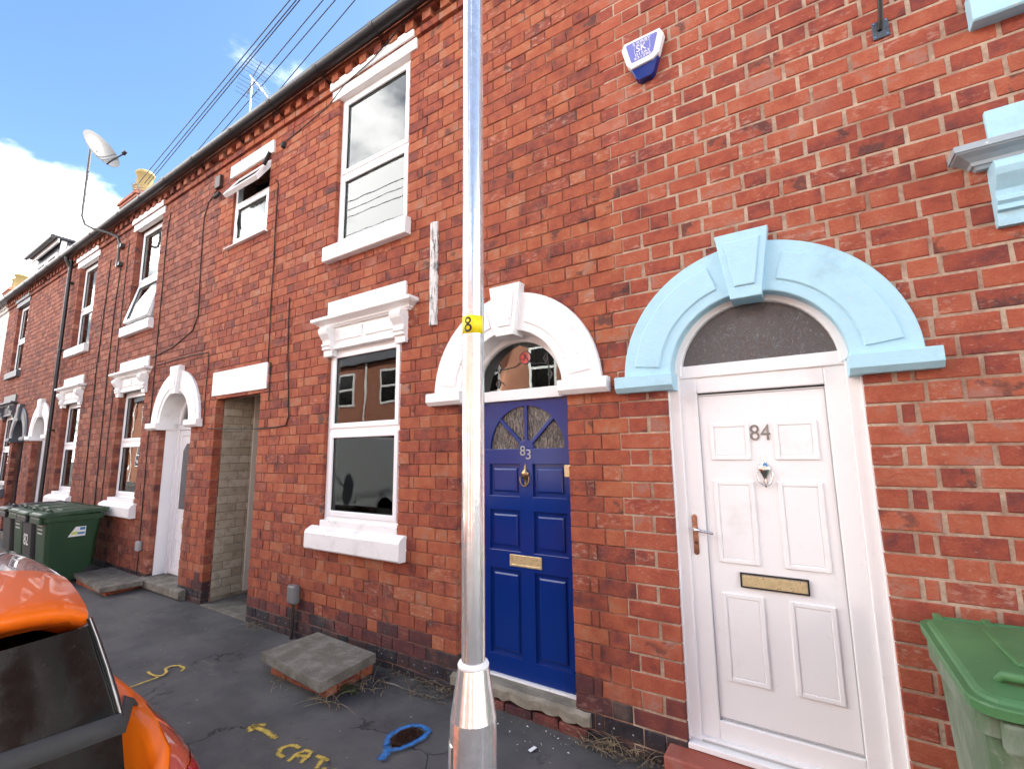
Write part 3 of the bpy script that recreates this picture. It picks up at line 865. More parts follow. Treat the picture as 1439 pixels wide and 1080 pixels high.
def upper_lintel(k, x0, x1, mat):
    l = MB().box(x0 - .11, x1 + .10, -.022, .06, 5.862, 5.985, .004).build('lintel', mat, houses[k])
    MB().box(x0 - .125, x1 + .085, -.052, .05, 5.988, 6.085, .005).build('lintel_band', mat, l)
for k in (84, 83, 82, 81, 80):
    mt = HEADS[k][1]
    for (x0, x1, z0, z1, t) in OPEN[k]:
        if t == 'win' and z0 == WG[0]: lower_sill(k, x0, x1, mt)
        if t == 'win' and z0 == WU[0]: upper_sill(k, x0, x1, mt); upper_lintel(k, x0, x1, mt)
MB().box(-6.665, -5.365, -.018, .30, 2.60, 2.918, .006).build('passage_lintel', 'white_paint', houses[83])
MB().box(-6.61, -5.535, -.03, .05, 5.70, 5.875, .004).build('lintel', 'white_paint', houses[83])

# ------------------------------------------------------------------ windows
def frame_bars(mb, x0, x1, z0, z1, w, y0, y1, b=.006):
    mb.box(x0, x0 + w, y0, y1, z0, z1, b); mb.box(x1 - w, x1, y0, y1, z0, z1, b)
    mb.box(x0 + w - .002, x1 - w + .002, y0 + .0008, y1, z0, z0 + w, b); mb.box(x0 + w - .002, x1 - w + .002, y0 + .0008, y1, z1 - w, z1, b)
def rot_about(mb, x_axis_z, y, ang):
    """swing geometry about a horizontal hinge line parallel to X at (y, z)"""
    c, s_ = math.cos(ang), math.sin(ang); out = []
    for (px, py, pz) in mb.v:
        dy, dz = py - y, pz - x_axis_z
        out.append((px, y + dy * c - dz * s_, x_axis_z + dy * s_ + dz * c))
    mb.v = out
def window(k, x0, x1, z0, z1, yd, transom, frame='upvc', tilt=0.0, curtain_or_reflection=None, top_open=0.0, net=None):
    H = houses[k]
    fr = MB(); frame_bars(fr, x0, x1, z0, z1, .055, yd, yd + .07)
    fr.box(x0 + .05, x1 - .05, yd + .001, yd + .069, transom - .03, transom + .03, .005)
    W = fr.build('window', frame, H)
    for (a, b, ang) in ((transom + .022, z1 - .045, top_open), (z0 + .045, transom - .022, tilt)):
        sm = MB(); frame_bars(sm, x0 + .045, x1 - .045, a, b, .052, yd - .012, yd + .05)
        gm = MB().box(x0 + .09, x1 - .09, yd + .016, yd + .024, a + .045, b - .045)
        bd = MB(); frame_bars(bd, x0 + .094, x1 - .094, a + .049, b - .049, .007, yd + .006, yd + .018, 0)
        if ang:
            for q in (sm, gm, bd): rot_about(q, b, yd, ang)
        sh = sm.build('sash', frame, W)
        gm.build('pane', 'glass', W)
        bd.build('glazing_seal', 'rubber', W)
    if curtain_or_reflection:
        for (c0, c1) in curtain_or_reflection:
            cm = MB(); rows = []
            for zz in (z0 + .06, z1 - .06):
                rows.append([Vector((c0 + (c1 - c0) * i / 24, yd + .16 + .018 * math.sin(i * 1.7), zz)) for i in range(25)])
            cm.grid(rows); cm.build('curtain_or_reflection', 'curtain_or_reflection', W)  # also draws the strip added for a reveal reflection
    if net:
        cm = MB(); rows = []
        for zz in (net[0], net[1]):
            rows.append([Vector((x0 + .02 + (x1 - x0 - .04) * i / 60, yd + .20 + .010 * math.sin(i * 2.1) + .006 * math.sin(i * .7), zz)) for i in range(61)])
        cm.grid(rows); cm.build('net_curtain', 'net_curtain', W)
    return W
window(83, -4.235, -3.11, 4.052, 5.868, .048, 4.90, curtain_or_reflection=[(-4.16, -4.0)], net=(4.1, 5.85))
window(83, -4.24, -3.15, 1.17, 2.915, .040, 2.06, curtain_or_reflection=[(-4.17, -4.02)])  # pale strip added in place of the reflection in the left reveal
window(84, .93, 2.0, 1.17, 2.915, .045, 2.06)
window(84, .93, 2.0, 4.052, 5.868, .045, 4.90)
window(82, -9.95, -8.88, 4.052, 5.868, .10, 4.86, tilt=R(-13), curtain_or_reflection=[(-9.88, -9.62)])
window(82, -9.95, -8.88, 1.17, 2.915, .095, 2.06, curtain_or_reflection=[(-9.88, -9.66)])
window(81, -12.95, -11.87, 4.052, 5.868, .095, 4.88, curtain_or_reflection=[(-12.7, -11.95)])
window(81, -12.95, -11.87, 1.17, 2.915, .095, 2.06, net=(1.2, 2.9))
window(80, -17.85, -16.78, 4.052, 5.868, .08, 4.9)
window(80, -17.85, -16.78, 1.17, 2.915, .08, 2.06)
window(83, -6.53, -5.62, 4.665, 5.71, .032, 5.27, top_open=R(-31), net=(4.68, 5.26))
MB().prism([(.1, 4.63), (-.05, 4.63), (-.055, 4.64), (.1, 4.668)], 'x', -6.60, -5.585, .003).build('sill', 'upvc', houses[83])
# open top vent stay and catch on the small window
vs = MB(); vs.tube([(-6.36, .05, 5.31), (-6.2, -.03, 5.36), (-6.05, -.08, 5.40)], .009, 6); vs.tube([(-6.42, .04, 5.12), (-6.43, .03, 5.0), (-6.40, .03, 4.92)], .01, 6)
vs.build('window_stay', 'rubber', houses[83])

# ------------------------------------------------------------------ doors
def text_fit(txt, x0, x1, z0, z1, yy, name, mat, parent, extrude=.002, shear=0.0):
    o = text_mesh(txt, 1.0, name, mat, None, lambda x, y_, z: (x, y_, z), extrude)
    me = o.data
    xs = [v.co.x for v in me.vertices]; ys = [v.co.y for v in me.vertices]
    ax, bx, ay, by = min(xs), max(xs), min(ys), max(ys)
    for v in me.vertices:
        u = (v.co.x - ax) / (bx - ax); w = (v.co.y - ay) / (by - ay)
        v.co = Vector((x0 + u * (x1 - x0), yy - v.co.z, z0 + w * (z1 - z0) + shear * u))
    if parent is not None: attach(o, parent)
    return o
def knocker(parent, x, yf, z0, z1, mat):
    h = z1 - z0; k = MB()
    pr = [(.004, 0), (.009, .05), (.005, .10), (.012, .16), (.006, .22), (.02, .38), (.034, .50), (.036, .62), (.026, .70), (.010, .76), (.013, .82), (.006, .90), (.004, 1.0)]
    rows = []
    for r_, t in pr:
        rows.append([Vector((x + r_ * math.cos(a), yf - .003 - abs(.55 * r_ * math.sin(a)) if math.sin(a) > 0 else yf, z0 + t * h)) for a in [2 * math.pi * i / 16 for i in range(16)]])
    k.grid(rows, closed=True)
    o = k.build('knocker', mat, parent)
    rg = [(x + .040 * math.cos(t), yf - .018, z0 + .36 * h + .055 * math.sin(t)) for t in [math.pi * (1 - .12) + math.pi * 1.24 * i / 14 for i in range(15)]]
    MB().tube(rg, .0048, 7).build('ring', mat, o)
    return o
def panel_moulding(parent, x0, x1, z0, z1, yf, mat):
    mb = MB(); frame_bars(mb, x0, x1, z0, z1, .026, yf - .011, yf + .004, .005)
    p = mb.build('panel_moulding', mat, parent)
    MB().prism([(x0 + .024, z0 + .024), (x1 - .024, z0 + .024), (x1 - .024, z1 - .024), (x0 + .024, z1 - .024)], 'y', yf - .006, yf + .003, .008).build('panel_field', mat, parent)

# number 84: white panelled plastic door under the pale blue arch
H = houses[84]; cx = -.257
fm = MB()
fm.box(-.757, -.692, .055, .135, .135, 2.30, .006); fm.box(.177, .242, .055, .135, .135, 2.30, .006)
fm.sector(cx, 2.285, .417, .492, 0, math.pi, .055, .135, 48, .006)
fm.box(-.70, .186, .066, .13, 2.268, 2.347, .006)
fr84 = fm.build('door_frame', 'upvc_dirty', H)
tr = MB(); tr.box(-.772, -.752, .03, .10, .125, 2.25, .004); tr.box(.237, .256, .03, .10, .125, 2.25, .004)
tr.build('frame_trim', 'upvc_dirty', fr84)
gl = MB(); pts = [(cx + .425 * math.cos(t), 2.285 + .425 * math.sin(t)) for t in [math.pi * i / 40 for i in range(41)]]
gl.prism(pts, 'y', .098, .106); gl.build('fanlight', 'swirl_glass', fr84)
d = MB()
frame_bars(d, -.696, .181, .184, 2.272, .102, .078, .13, .007)
d.box(-.60, .085, .10, .125, .29, 2.16)
door84 = d.build('door', 'upvc_dirty', H)
sl = MB(); frame_bars(sl, -.5955, .0785, .2945, 2.1555, .006, .094, .103, 0); sl.build('door_seal', 'seal_grey', door84)
for a in ((-.538, -.315, 1.755, 1.978), (-.192, .023, 1.755, 1.978), (-.537, -.315, 1.157, 1.633), (-.196, .022, 1.157, 1.633), (-.535, -.314, .505, .988), (-.194, .022, .505, .988)):
    panel_moulding(door84, *a, .10, 'upvc_dirty')
lb = MB(); frame_bars(lb, -.428, -.088, 1.030, 1.112, .008, .083, .102, .002)
lbo = lb.build('letter_plate', 'black_ink', door84)
MB().box(-.421, -.095, .088, .10, 1.037, 1.098, .003).build('letter_flap', 'brass', lbo)
text_fit('84', -.313, -.207, 1.868, 1.962, .098, 'house_number', 'nickel', door84, .003)
knocker(door84, -.254, .10, 1.600, 1.785, 'chrome')
hp = MB(); pp = [(-.656 + .016 * math.cos(t), (1.412 if math.sin(t) > 0 else 1.206) + .016 * math.sin(t)) for t in [2 * math.pi * i / 24 for i in range(24)]]
hp.prism(pp, 'y', .070, .083, .003); hpo = hp.build('handle_plate', 'copper_worn', door84)
MB().tube([(-.656, .072, 1.345), (-.656, .03, 1.345), (-.640, .022, 1.343), (-.60, .020, 1.337), (-.545, .022, 1.328)], [.010, .010, .010, .009, .008], 10).build('lever', 'chrome', hpo)
kh = MB().lathe([(.006, -.002), (.006, .012)], 12).build('keyhole', 'dark_steel', hpo)
kh.data.transform(Matrix.Translation((-.656, .072, 1.262)) @ Matrix.Rotation(R(90), 4, 'X'))
th = MB(); th.box(-.757, .242, -.005, .11, .135, .165, .004); th.box(-.757, .242, .05, .13, .165, .188, .004)
tho = th.build('threshold', 'upvc_dirty', H)
gv = MB(); gv.box(-.69, .175, .045, .052, .168, .176); gv.box(-.69, .175, .062, .068, .176, .183); gv.build('threshold_rubber', 'seal_grey', tho)
MB().box(-.865, .33, -.135, .06, -.02, .130, .012).build('door_step', 'red_step', H)

# number 83: glossy blue timber door with a sunburst light
H = houses[83]
fm = MB(); fm.box(-2.468, -2.322, .085, .17, .165, 2.30, .005); fm.box(-1.512, -1.462, .16, .19, .165, 2.30, .004)
fm.box(-2.468, -1.462, .088, .17, 2.226, 2.312, .006)
fm.sector(-1.967, SPR, .405, .468, 0, math.pi, .135, .19, 48, .004)
fr83 = fm.build('door_frame', 'white_paint', H)
pts = [(-1.967 + .42 * math.cos(t), SPR + .42 * math.sin(t)) for t in [math.pi * i / 40 for i in range(41)]]
fl = MB().prism(pts, 'y', .168, .172).build('fanlight', 'glass', fr83)
ld = MB(); ros = (-1.905, 2.575)
def leadline(p, r=.0035): ld.tube([(q[0], .165, q[1]) for q in p], r, 5)
leadline([(ros[0] + .052 * math.cos(t), ros[1] + .052 * math.sin(t)) for t in [2 * math.pi * i / 18 for i in range(19)]])
leadline([(ros[0] - .03, ros[1] + .04), (ros[0] + .01, ros[1] + .005), (ros[0] + .035, ros[1] - .035)])
leadline([(ros[0] - .05, ros[1] - .005), (ros[0] - .01, ros[1] - .015), (ros[0] + .01, ros[1] + .03)])
leadline([(-2.16, 2.505), (-2.09, 2.50), (-2.0, 2.51), (-1.945, 2.545)]); leadline([(-1.87, 2.535), (-1.82, 2.515), (-1.75, 2.515), (-1.70, 2.50)])
leadline([(-1.70, 2.60), (-1.69, 2.45), (-1.69, 2.32)]); leadline([(-2.19, 2.37), (-2.14, 2.40), (-2.11, 2.37)])
for lx, lz in ((-1.715, 2.55), (-2.16, 2.515), (-1.68, 2.42), (-2.17, 2.385)):
    leadline([(lx, lz - .04), (lx - .022, lz), (lx, lz + .04), (lx + .022, lz), (lx, lz - .04)], .003)
ld.build('leading', 'dark_steel', fl)
rs = MB(); rs.prism([(ros[0] + .05 * math.cos(t), ros[1] + .05 * math.sin(t)) for t in [2 * math.pi * i / 18 for i in range(18)]], 'y', .166, .1675)
rs.build('glass_rose', 'lamp_red', fl)
lf = MB()
for lx, lz in ((-1.715, 2.55), (-2.16, 2.515), (-1.68, 2.42), (-2.17, 2.385)):
    lf.prism([(lx, lz - .04), (lx - .02, lz), (lx, lz + .04), (lx + .02, lz)], 'y', .166, .1675)
lf.build('glass_leaves', 'car_black', fl)
D0, D1 = -2.32, -1.464; yF, yB = .12, .162; dx = -1.886
d = MB()
for a, b in ((D0, -2.232), (-1.945, -1.828), (-1.546, D1)): d.box(a, b, yF, yB, .172, 1.80, .004)
for a, b in ((.172, .308), (.928, 1.069), (1.370, 1.481), (1.725, 1.846)): d.box(D0, D1, yF + .0006, yB, a, b, .004)
arc = [(dx + .335 * math.cos(t), 1.846 + .335 * math.sin(t)) for t in [math.pi * i / 36 for i in range(37)]]
d.prism([(D1, 1.846), (D1, 2.222), (D0, 2.222), (D0, 1.846)] + [(p[0], p[1]) for p in arc[::-1]], 'y', yF + .0009, yB)
door83 = d.build('door', 'blue_door', H)
sp = MB()
for ang in (R(44), R(90), R(136)):
    c_, s_ = math.cos(ang), math.sin(ang); w = .015
    p = lambda r_, q: (dx + r_ * c_ - q * s_, 1.846 + r_ * s_ + q * c_)
    sp.prism([p(.05, -w), p(.345, -w), p(.345, w), p(.05, w)], 'y', yF + .004, yB - .005, .004)
sp.prism([(dx + .07 * math.cos(t), 1.846 + .07 * math.sin(t)) for t in [math.pi * i / 12 for i in range(13)]], 'y', yF + .003, yB - .004, .004)
sp.build('glazing_bars', 'blue_door', door83)
for a0, a1 in ((0, 44), (44, 90), (90, 136), (136, 180)):
    t0, t1 = R(a0), R(a1)
    MB().prism([(dx, 1.846)] + [(dx + .34 * math.cos(t0 + (t1 - t0) * i / 10), 1.846 + .34 * math.sin(t0 + (t1 - t0) * i / 10)) for i in range(11)], 'y', yF + .020, yF + .026).build('pane', 'ripple_glass', door83)
for a, b in ((-2.234, -1.943), (-1.83, -1.544)):
    for c_, e_ in ((.306, .930), (1.067, 1.372), (1.479, 1.727)):
        MB().prism([(a, c_), (b, c_), (b, e_), (a, e_)], 'y', yF + .024, yB).build('panel', 'blue_door', door83)
        MB().prism([(a + .03, c_ + .03), (b - .03, c_ + .03), (b - .03, e_ - .03), (a + .03, e_ - .03)], 'y', yF + .009, yF + .03, .016).build('panel_field', 'blue_door', door83)
lb = MB(); frame_bars(lb, -2.042, -1.762, .960, 1.046, .016, yF - .008, yF + .004, .003)
lbo = lb.build('letter_plate', 'brass', door83)
MB().box(-2.028, -1.776, yF - .004, yF + .004, .974, 1.032, .003).build('letter_flap', 'brass', lbo)
text_fit('8', -1.936, -1.890, 1.792, 1.868, yF - .002, 'house_number', 'galv_flat', door83, .002)
text_fit('3', -1.884, -1.840, 1.764, 1.840, yF - .002, 'house_number', 'galv_flat', door83, .002)
knocker(door83, -1.892, yF, 1.552, 1.728, 'old_brass')
MB().box(-1.552, -1.5, yF - .014, yF + .004, 1.635, 1.722, .004).build('rim_lock', 'brass', door83)
wb = MB().box(-2.47, -1.462, .095, .15, .155, .171, .003).build('weather_bar', 'white_paint', door83)
# stone threshold and the worn bricks below it
st = MB(); n = 26; rows = []
for i in range(n + 1):
    x = -2.50 + 1.145 * i / n; w = rnd.uniform(-.006, .006)
    rows.append([Vector((x, .13, .158)), Vector((x, -.005, .155 + w * .5)), Vector((x, -.030 + w, .138 + w)), Vector((x, -.034 + w * 1.4, .085 + w * 1.5)), Vector((x, .0, .068 + w)), Vector((x, .13, .07))])
st.grid(rows, smooth=False, closed=True); o_ = len(st.v) - 6 * (n + 1)
st.f += [tuple(o_ + i for i in range(6))[::-1], tuple(o_ + 6 * n + i for i in range(6))]; st.sm += [False, False]
step83 = st.build('door_step', 'stone', H)
x = -2.47
while x < -1.42:
    w = rnd.uniform(.19, .24)
    o = MB().box(x, min(x + w, -1.38), -.022 + rnd.uniform(-.008, .006), .08, -.03, .060 + rnd.uniform(-.006, .004), .008).build('step_brick', 'brick_purple', step83); x += w + .012

# number 82: white glazed door set back behind a white lining
H = houses[82]
ln = MB()
ln.box(-8.203, -8.185, .078, .26, .12, 2.31); ln.box(-7.225, -7.207, .078, .26, .12, 2.31)
ln.sector(-7.705, SPR, .455, .472, 0, math.pi, .16, .27, 40)
lno = ln.build('door_lining', 'upvc', H)
fm = MB(); fm.box(-8.185, -8.120, .22, .29, .13, 2.30, .006); fm.box(-7.290, -7.225, .22, .29, .13, 2.30, .006)
fm.box(-8.185, -7.225, .222, .288, 2.215, 2.30, .006); fm.sector(-7.705, SPR, .39, .455, 0, math.pi, .22, .29, 40, .005)
fo = fm.build('door_frame', 'upvc', H)
MB().prism([(-7.705 + .4 * math.cos(t), SPR + .4 * math.sin(t)) for t in [math.pi * i / 30 for i in range(31)]], 'y', .25, .258).build('fanlight', 'glass', fo)
d = MB(); frame_bars(d, -8.120, -7.290, .14, 2.21, .085, .235, .285, .006); d.box(-8.045, -7.365, .25, .275, .2, 2.15)
do = d.build('door', 'upvc', H)
for a in ((-7.995, -7.415, 1.02, 2.05), (-7.995, -7.415, .72, .94), (-7.995, -7.415, .27, .64)): panel_moulding(do, *a, .25, 'upvc')
MB().prism([(-7.955, 1.06), (-7.455, 1.06), (-7.455, 2.01), (-7.855, 2.01), (-7.955, 1.9)], 'y', .236, .243).build('pane', 'swirl_glass', do)
MB().box(-7.835, -7.575, .238, .25, .78, .86, .004).build('letter_plate', 'brass', do)
MB().prism([(.28, 0), (-.06, 0), (-.09, .03), (-.085, .11), (-.05, .128), (.28, .135)], 'x', -8.295, -6.955, .012).build('door_step', 'concrete', H)
# doors of the two houses beyond
for k, cx, mt in ((81, -14.32, 'upvc'), (80, -16.03, 'navy_paint')):
    H = houses[k]
    fm = MB(); fm.box(cx - .498, cx - .43, .16, .24, .12, 2.3, .005); fm.box(cx + .43, cx + .498, .16, .24, .12, 2.3, .005); fm.box(cx - .498, cx + .498, .162, .238, 2.22, 2.31, .005)
    fo = fm.build('door_frame', mt, H)
    MB().prism([(cx + .46 * math.cos(t), SPR + .46 * math.sin(t)) for t in [math.pi * i / 30 for i in range(31)]], 'y', .19, .198).build('fanlight', 'glass', fo)
    d = MB(); d.box(cx - .43, cx + .43, .185, .225, .14, 2.22)
    do = d.build('door', mt, H)
    for a, b in ((-.34, -.05), (.05, .34)):
        for c_, e_ in ((.3, .95), (1.1, 1.55), (1.68, 2.1)): panel_moulding(do, cx + a, cx + b, c_, e_, .185, mt)
    MB().box(cx - .14, cx + .14, .175, .187, .99, 1.06, .003).build('letter_plate', 'chrome', do)
    MB().prism([(.2, 0), (-.08, 0), (-.085, .12), (.2, .13)], 'x', cx - .6, cx + .6, .01).build('door_step', 'concrete', H)
# the rendered house: painted window
window(79, -20.6, -19.6, 4.05, 5.86, -.02, 4.9); window(79, -20.6, -19.6, 1.17, 2.9, -.02, 2.06)
MB().box(-20.7, -19.5, -.06, .05, 3.9, 4.05, .005).build('sill', 'white_paint', houses[79])

# ------------------------------------------------------------------ fittings on the house fronts
def pipe_down(k, x, mat):
    p = MB(); p.tube([(x, -.075, 6.12), (x, -.075, 5.9), (x, -.075, .05)], .036, 12)
    p.tube([(x, -.165, 6.16), (x, -.15, 6.08), (x, -.075, 5.95)], .034, 12)
    o = p.build('downpipe', mat, houses[k])
    for z in (.7, 2.4, 4.1, 5.6):
        MB().box(x - .06, x + .06, -.10, .0, z - .02, z + .02, .004).build('pipe_clip', mat, o)
pipe_down(81, -13.34, 'black_paint')
# passage pipe and bracket
MB().box(-6.555, -6.53, .50, .58, .05, 2.7, .004).build('cover_board', 'cream_paint', houses[83])
MB().box(-6.56, -5.5, .0, 5.0, -.05, .012).build('passage_floor', 'concrete', houses[83])
# weathered white strip beside the blue door
t = thing('conduit_cover', 'flaking white vertical strip on the brick between the upper window and the lamp post', 'cable cover', (-2.745, 0, 2.94))
MB().prism([(0.0, -2.790), (0, -2.70), (-.018, -2.705), (-.026, -2.73), (-.026, -2.76), (-.018, -2.785)], 'z', 2.935, 3.915, .002) if False else None
sb = MB(); sb.prism([(-2.790, 0.004), (-2.787, -.02), (-2.765, -.03), (-2.728, -.03), (-2.706, -.02), (-2.703, .004)], 'z', 2.94, 3.91, .003)
sb.build('cover_strip', 'weathered_white', t)

# alarm box
t = thing('alarm_box', 'blue and white burglar alarm box with white lettering high on the brick wall', 'alarm box', (-.765, 0, 4.55))
bk = [(-.905, 4.70), (-.89, 4.712), (-.65, 4.712), (-.632, 4.70), (-.622, 4.66), (-.66, 4.53), (-.70, 4.415), (-.722, 4.394), (-.80, 4.392), (-.826, 4.412), (-.872, 4.53), (-.912, 4.66)]
MB().prism(bk, 'y', -.050, 0.004, .006).build('strobe_body', 'alarm_blue', t)
cv = [(-.912, 4.660), (-.890, 4.705), (-.640, 4.703), (-.616, 4.655), (-.655, 4.525), (-.700, 4.495), (-.845, 4.487), (-.882, 4.530)]
co = MB().prism(cv, 'y', -.068, -.02, .008).build('cover', 'upvc', t)
fc = [(-.878, 4.675), (-.868, 4.683), (-.662, 4.681), (-.655, 4.672), (-.690, 4.548), (-.712, 4.532), (-.838, 4.527), (-.848, 4.537)]
MB().prism(fc, 'y', -.0705, -.06).build('face_plate', 'alarm_face', co)
text_fit('S KIRBY', -.828, -.702, 4.652, 4.674, -.0715, 'lettering', 'paper', co, .0005)
text_fit('SK', -.805, -.735, 4.590, 4.642, -.0715, 'lettering', 'paper', co, .0005)
bd = MB(); fb = [(-.818, 4.585), (-.818, 4.646), (-.71, 4.646), (-.71, 4.585)]
bd.tube([(p[0], -.0712, p[1]) for p in fb], .0014, 4); bd.build('crest_outline', 'paper', co)
text_fit('01562', -.815, -.712, 4.562, 4.582, -.0715, 'lettering', 'paper', co, .0005)
text_fit('631296', -.822, -.706, 4.536, 4.556, -.0715, 'lettering', 'paper', co, .0005)
# rod on a square plate at the top right
t = thing('wall_bracket', 'dark metal rod rising from a square bolted plate above the pale blue arch', 'bracket', (.51, 0, 4.09))
pl = MB().box(.474, .547, -.008, .004, 4.035, 4.140, .002).build('mounting_plate', 'dark_steel', t)
MB().tube([(.507, -.01, 4.085), (.512, -.045, 4.13), (.53, -.20, 4.62)], .0125, 8).build('rod', 'black_paint', t)
for x, z in ((.484, 4.046), (.537, 4.046), (.484, 4.129), (.537, 4.129)):
    b = MB().lathe([(.005, 0), (.005, .004)], 8); b.v = [(x + p[0], -.008 - p[2], z + p[1]) for p in b.v]; b.build('bolt', 'chrome', pl)
# cable entry post by the passage
t = thing('cable_entry_box', 'grey cable box on a thin dark pipe by the concrete slab', 'utility box', (-4.57, -.03, 0))
MB().box(-4.64, -4.50, -.075, -.005, .335, .515, .02).build('box', 'brown_plastic' if False else 'grey_plastic', t)
MB().tube([(-4.575, -.035, 0), (-4.575, -.035, .35)], .018, 8).build('pipe', 'brown_plastic', t)
t = thing('cable_entry_box', 'small pale grey cable box low on the wall beside the white glazed door', 'utility box', (-8.46, -.02, .4))
MB().box(-8.52, -8.40, -.06, -.002, .46, .60, .018).build('box', 'galv_flat', t)
# junction boxes
t = thing('junction_box', 'dark square junction box under the eaves left of the tilted top vent', 'junction box', (-6.95, -.02, 5.78))
MB().box(-7.02, -6.87, -.05, 0, 5.67, 5.86, .008).build('box', 'brown_plastic', t)
t = thing('junction_box', 'dark sealed cable joint hanging left of the small bathroom window', 'junction box', (-6.86, -.02, 5.5))
MB().tube([(-6.98, -.05, 5.53), (-6.84, -.05, 5.545)], .028, 8).build('joint', 'rubber', t)
t = thing('junction_box', 'small round black cable joint on the bricks right of the top vent window', 'junction box', (-5.33, -.02, 5.72))
jb = MB().lathe([(.045, 0), (.04, .03), (.02, .04)], 12); jb.v = [(-5.33 + p[0], -p[2], 5.72 + p[1]) for p in jb.v]; jb.build('joint', 'rubber', t)
t = thing('junction_box', 'black tube shaped joint hanging at the right end of the open top vent', 'junction box', (-5.62, -.1, 5.6))
MB().tube([(-5.60, -.10, 5.50), (-5.49, -.09, 5.64)], .025, 8).build('joint', 'rubber', t)

# cables clipped to the walls
def cable(pts, label, r=.007, mat='rubber', y=-.010):
    P = [(p[0], p[2] if len(p) > 2 else y, p[1]) for p in pts]
    Q = []
    for a, b in zip(P[:-1], P[1:]):
        n = max(1, int((Vector(b) - Vector(a)).length / .25))
        for i in range(n):
            q = Vector(a).lerp(Vector(b), i / n)
            if i: q += Vector((rnd.uniform(-.008, .008), 0, rnd.uniform(-.006, .006)))
            Q.append(tuple(q))
    Q.append(P[-1])
    o = MB().tube(Q, r, 6).build('cable', mat)
    return tag(o, label, 'cable', 'cables fixed to the house fronts')
cable([(-5.47, 5.30), (-5.40, 5.22), (-5.40, 4.9), (-5.39, 3.8), (-5.37, 2.92), (-5.31, 2.90), (-5.30, 2.45)], 'black cable dropping from the small bathroom window past the passage lintel')
cable([(-5.0, 3.64), (-5.0, 3.6), (-4.96, 2.9), (-4.88, 2.24), (-4.93, 2.15), (-5.1, 2.135), (-5.5, 2.13, -.014), (-5.8, 2.14, -.016), (-6.2, 2.155, -.016), (-6.56, 2.175, -.014), (-6.72, 2.18)], 'dark cable looping down and strung across the passage opening')
cable([(-6.84, 2.22), (-6.85, 2.6), (-6.84, 3.18), (-6.87, 3.23), (-7.3, 3.245), (-7.9, 3.245), (-8.55, 3.235)], 'cable squared round the white arch of the glazed door', .006)
cable([(-7.02, 5.67), (-7.25, 5.55), (-7.35, 5.35), (-7.33, 4.6), (-7.27, 3.82), (-7.4, 3.62), (-8.0, 3.45), (-8.7, 3.38)], 'long black cable from the junction box down over the glazed door')
cable([(-8.55, 5.80), (-8.62, 5.5), (-8.60, 4.2), (-8.57, 3.0), (-8.55, 1.8), (-8.50, .6), (-8.49, .1)], 'cable running full height right of the tilted sash window')
cable([(-10.25, 5.75), (-10.26, 5.0), (-10.24, 3.6), (-10.22, 2.0), (-10.2, .9)], 'brown cable on the bricks left of the tilted sash window', .008, 'brown_plastic')
cable([(-10.55, 5.3), (-10.62, 4.4), (-10.6, 3.2), (-10.55, 1.9), (-10.5, .9)], 'dark cable falling from the satellite dish bracket', .008)
cable([(-11.1, 5.6), (-11.15, 4.5), (-11.2, 3.4), (-11.15, 2.2), (-11.1, 1.0)], 'cable nearest the plain white sash windows of the middle house', .008)
cable([(-2.55, 6.33, -.13), (-3.0, 6.19, -.09), (-3.6, 6.02, -.062), (-4.1, 5.93, -.06), (-4.45, 5.86), (-5.33, 5.74)], 'thin cable slanting across the white lintel of the upper window', .0055)
# overhead lines
for i, (a, b) in enumerate([((-5.95, .29), (-12.84, .91)), ((-5.86, .34), (-12.71, .99)), ((-5.82, .37), (-12.72, 1.05)), ((-5.54, .56), (-11.26, 1.22)), ((-5.39, .66), (-10.28, 1.23)), ((-5.14, .82), (-7.92, 1.21))]):
    A, B = Vector((*a, 8.5)), Vector((*b, 8.5)); d_ = (B - A)
    p0 = A - d_.normalized() * 16; p1 = B + d_.normalized() * (.6 if i < 3 else 8)
    o = MB().tube([p0.lerp(p1, j / 20) for j in range(21)], .009, 6).build('overhead_line', 'line')
    o['label'] = ['uppermost dark telephone line crossing the sky above the gutter', 'second of three close telephone lines crossing the sky', 'third of three close telephone lines, nearest the aerial', 'telephone line passing just right of the aerial mast top', 'telephone line passing behind the middle of the aerial', 'lowest telephone line, cutting the sky nearest the roof edge'][i]
    tag(o, None, 'cable', 'telephone lines over the roofs')
for i in range(5):      # lines over the street, mirrored in the upper windows
    y_ = -3.6 - .42 * i; z_ = 8.2 + .12 * (i % 3)
    o = MB().tube([(x, y_ + .028 * x * (1 + .3 * i) * -.5, z_ - .35 * (1 - ((x + 8) / 22) ** 2) * 1.2) for x in range(-30, 15, 2)], .008, 6).build('overhead_line', 'line')
    tag(o, 'telephone line over the street, mirrored in the upper window glass', 'cable', 'telephone lines mirrored in the windows')

# ------------------------------------------------------------------ roof-top things
def chimney(k, x, y, w, d, zt, pots, mat):
    H = houses[k]; c = MB(); c.box(x - w / 2, x + w / 2, y - d / 2, y + d / 2, 6.6, zt)
    o = c.build('chimney', mat, H)
    cp = MB()
    for i, e in enumerate((.04, .08, .04)): cp.box(x - w / 2 - e, x + w / 2 + e, y - d / 2 - e, y + d / 2 + e, zt - .26 + .08 * i, zt - .26 + .08 * i + .078, .006)
    cp.build('chimney_cap', mat, o)
    for px_, py_, h, r_ in pots:
        MB().lathe([(r_, zt), (r_ * .9, zt + h * .85), (r_ * 1.1, zt + h * .87), (r_ * 1.1, zt + h * .93), (r_ * .95, zt + h)], 12, (x + px_, y + py_)).build('chimney_pot', 'clay_pot', o)
chimney(80, -16.5, 2.0, 1.25, .62, 9.56, [(-.30, 0, .55, .17), (.22, -.05, .78, .22)], 'brick_82')
chimney(78, -30.3, 2.0, 1.1, .7, 9.5, [(-.25, 0, .6, .22), (.25, 0, .7, .24)], 'far_brick')
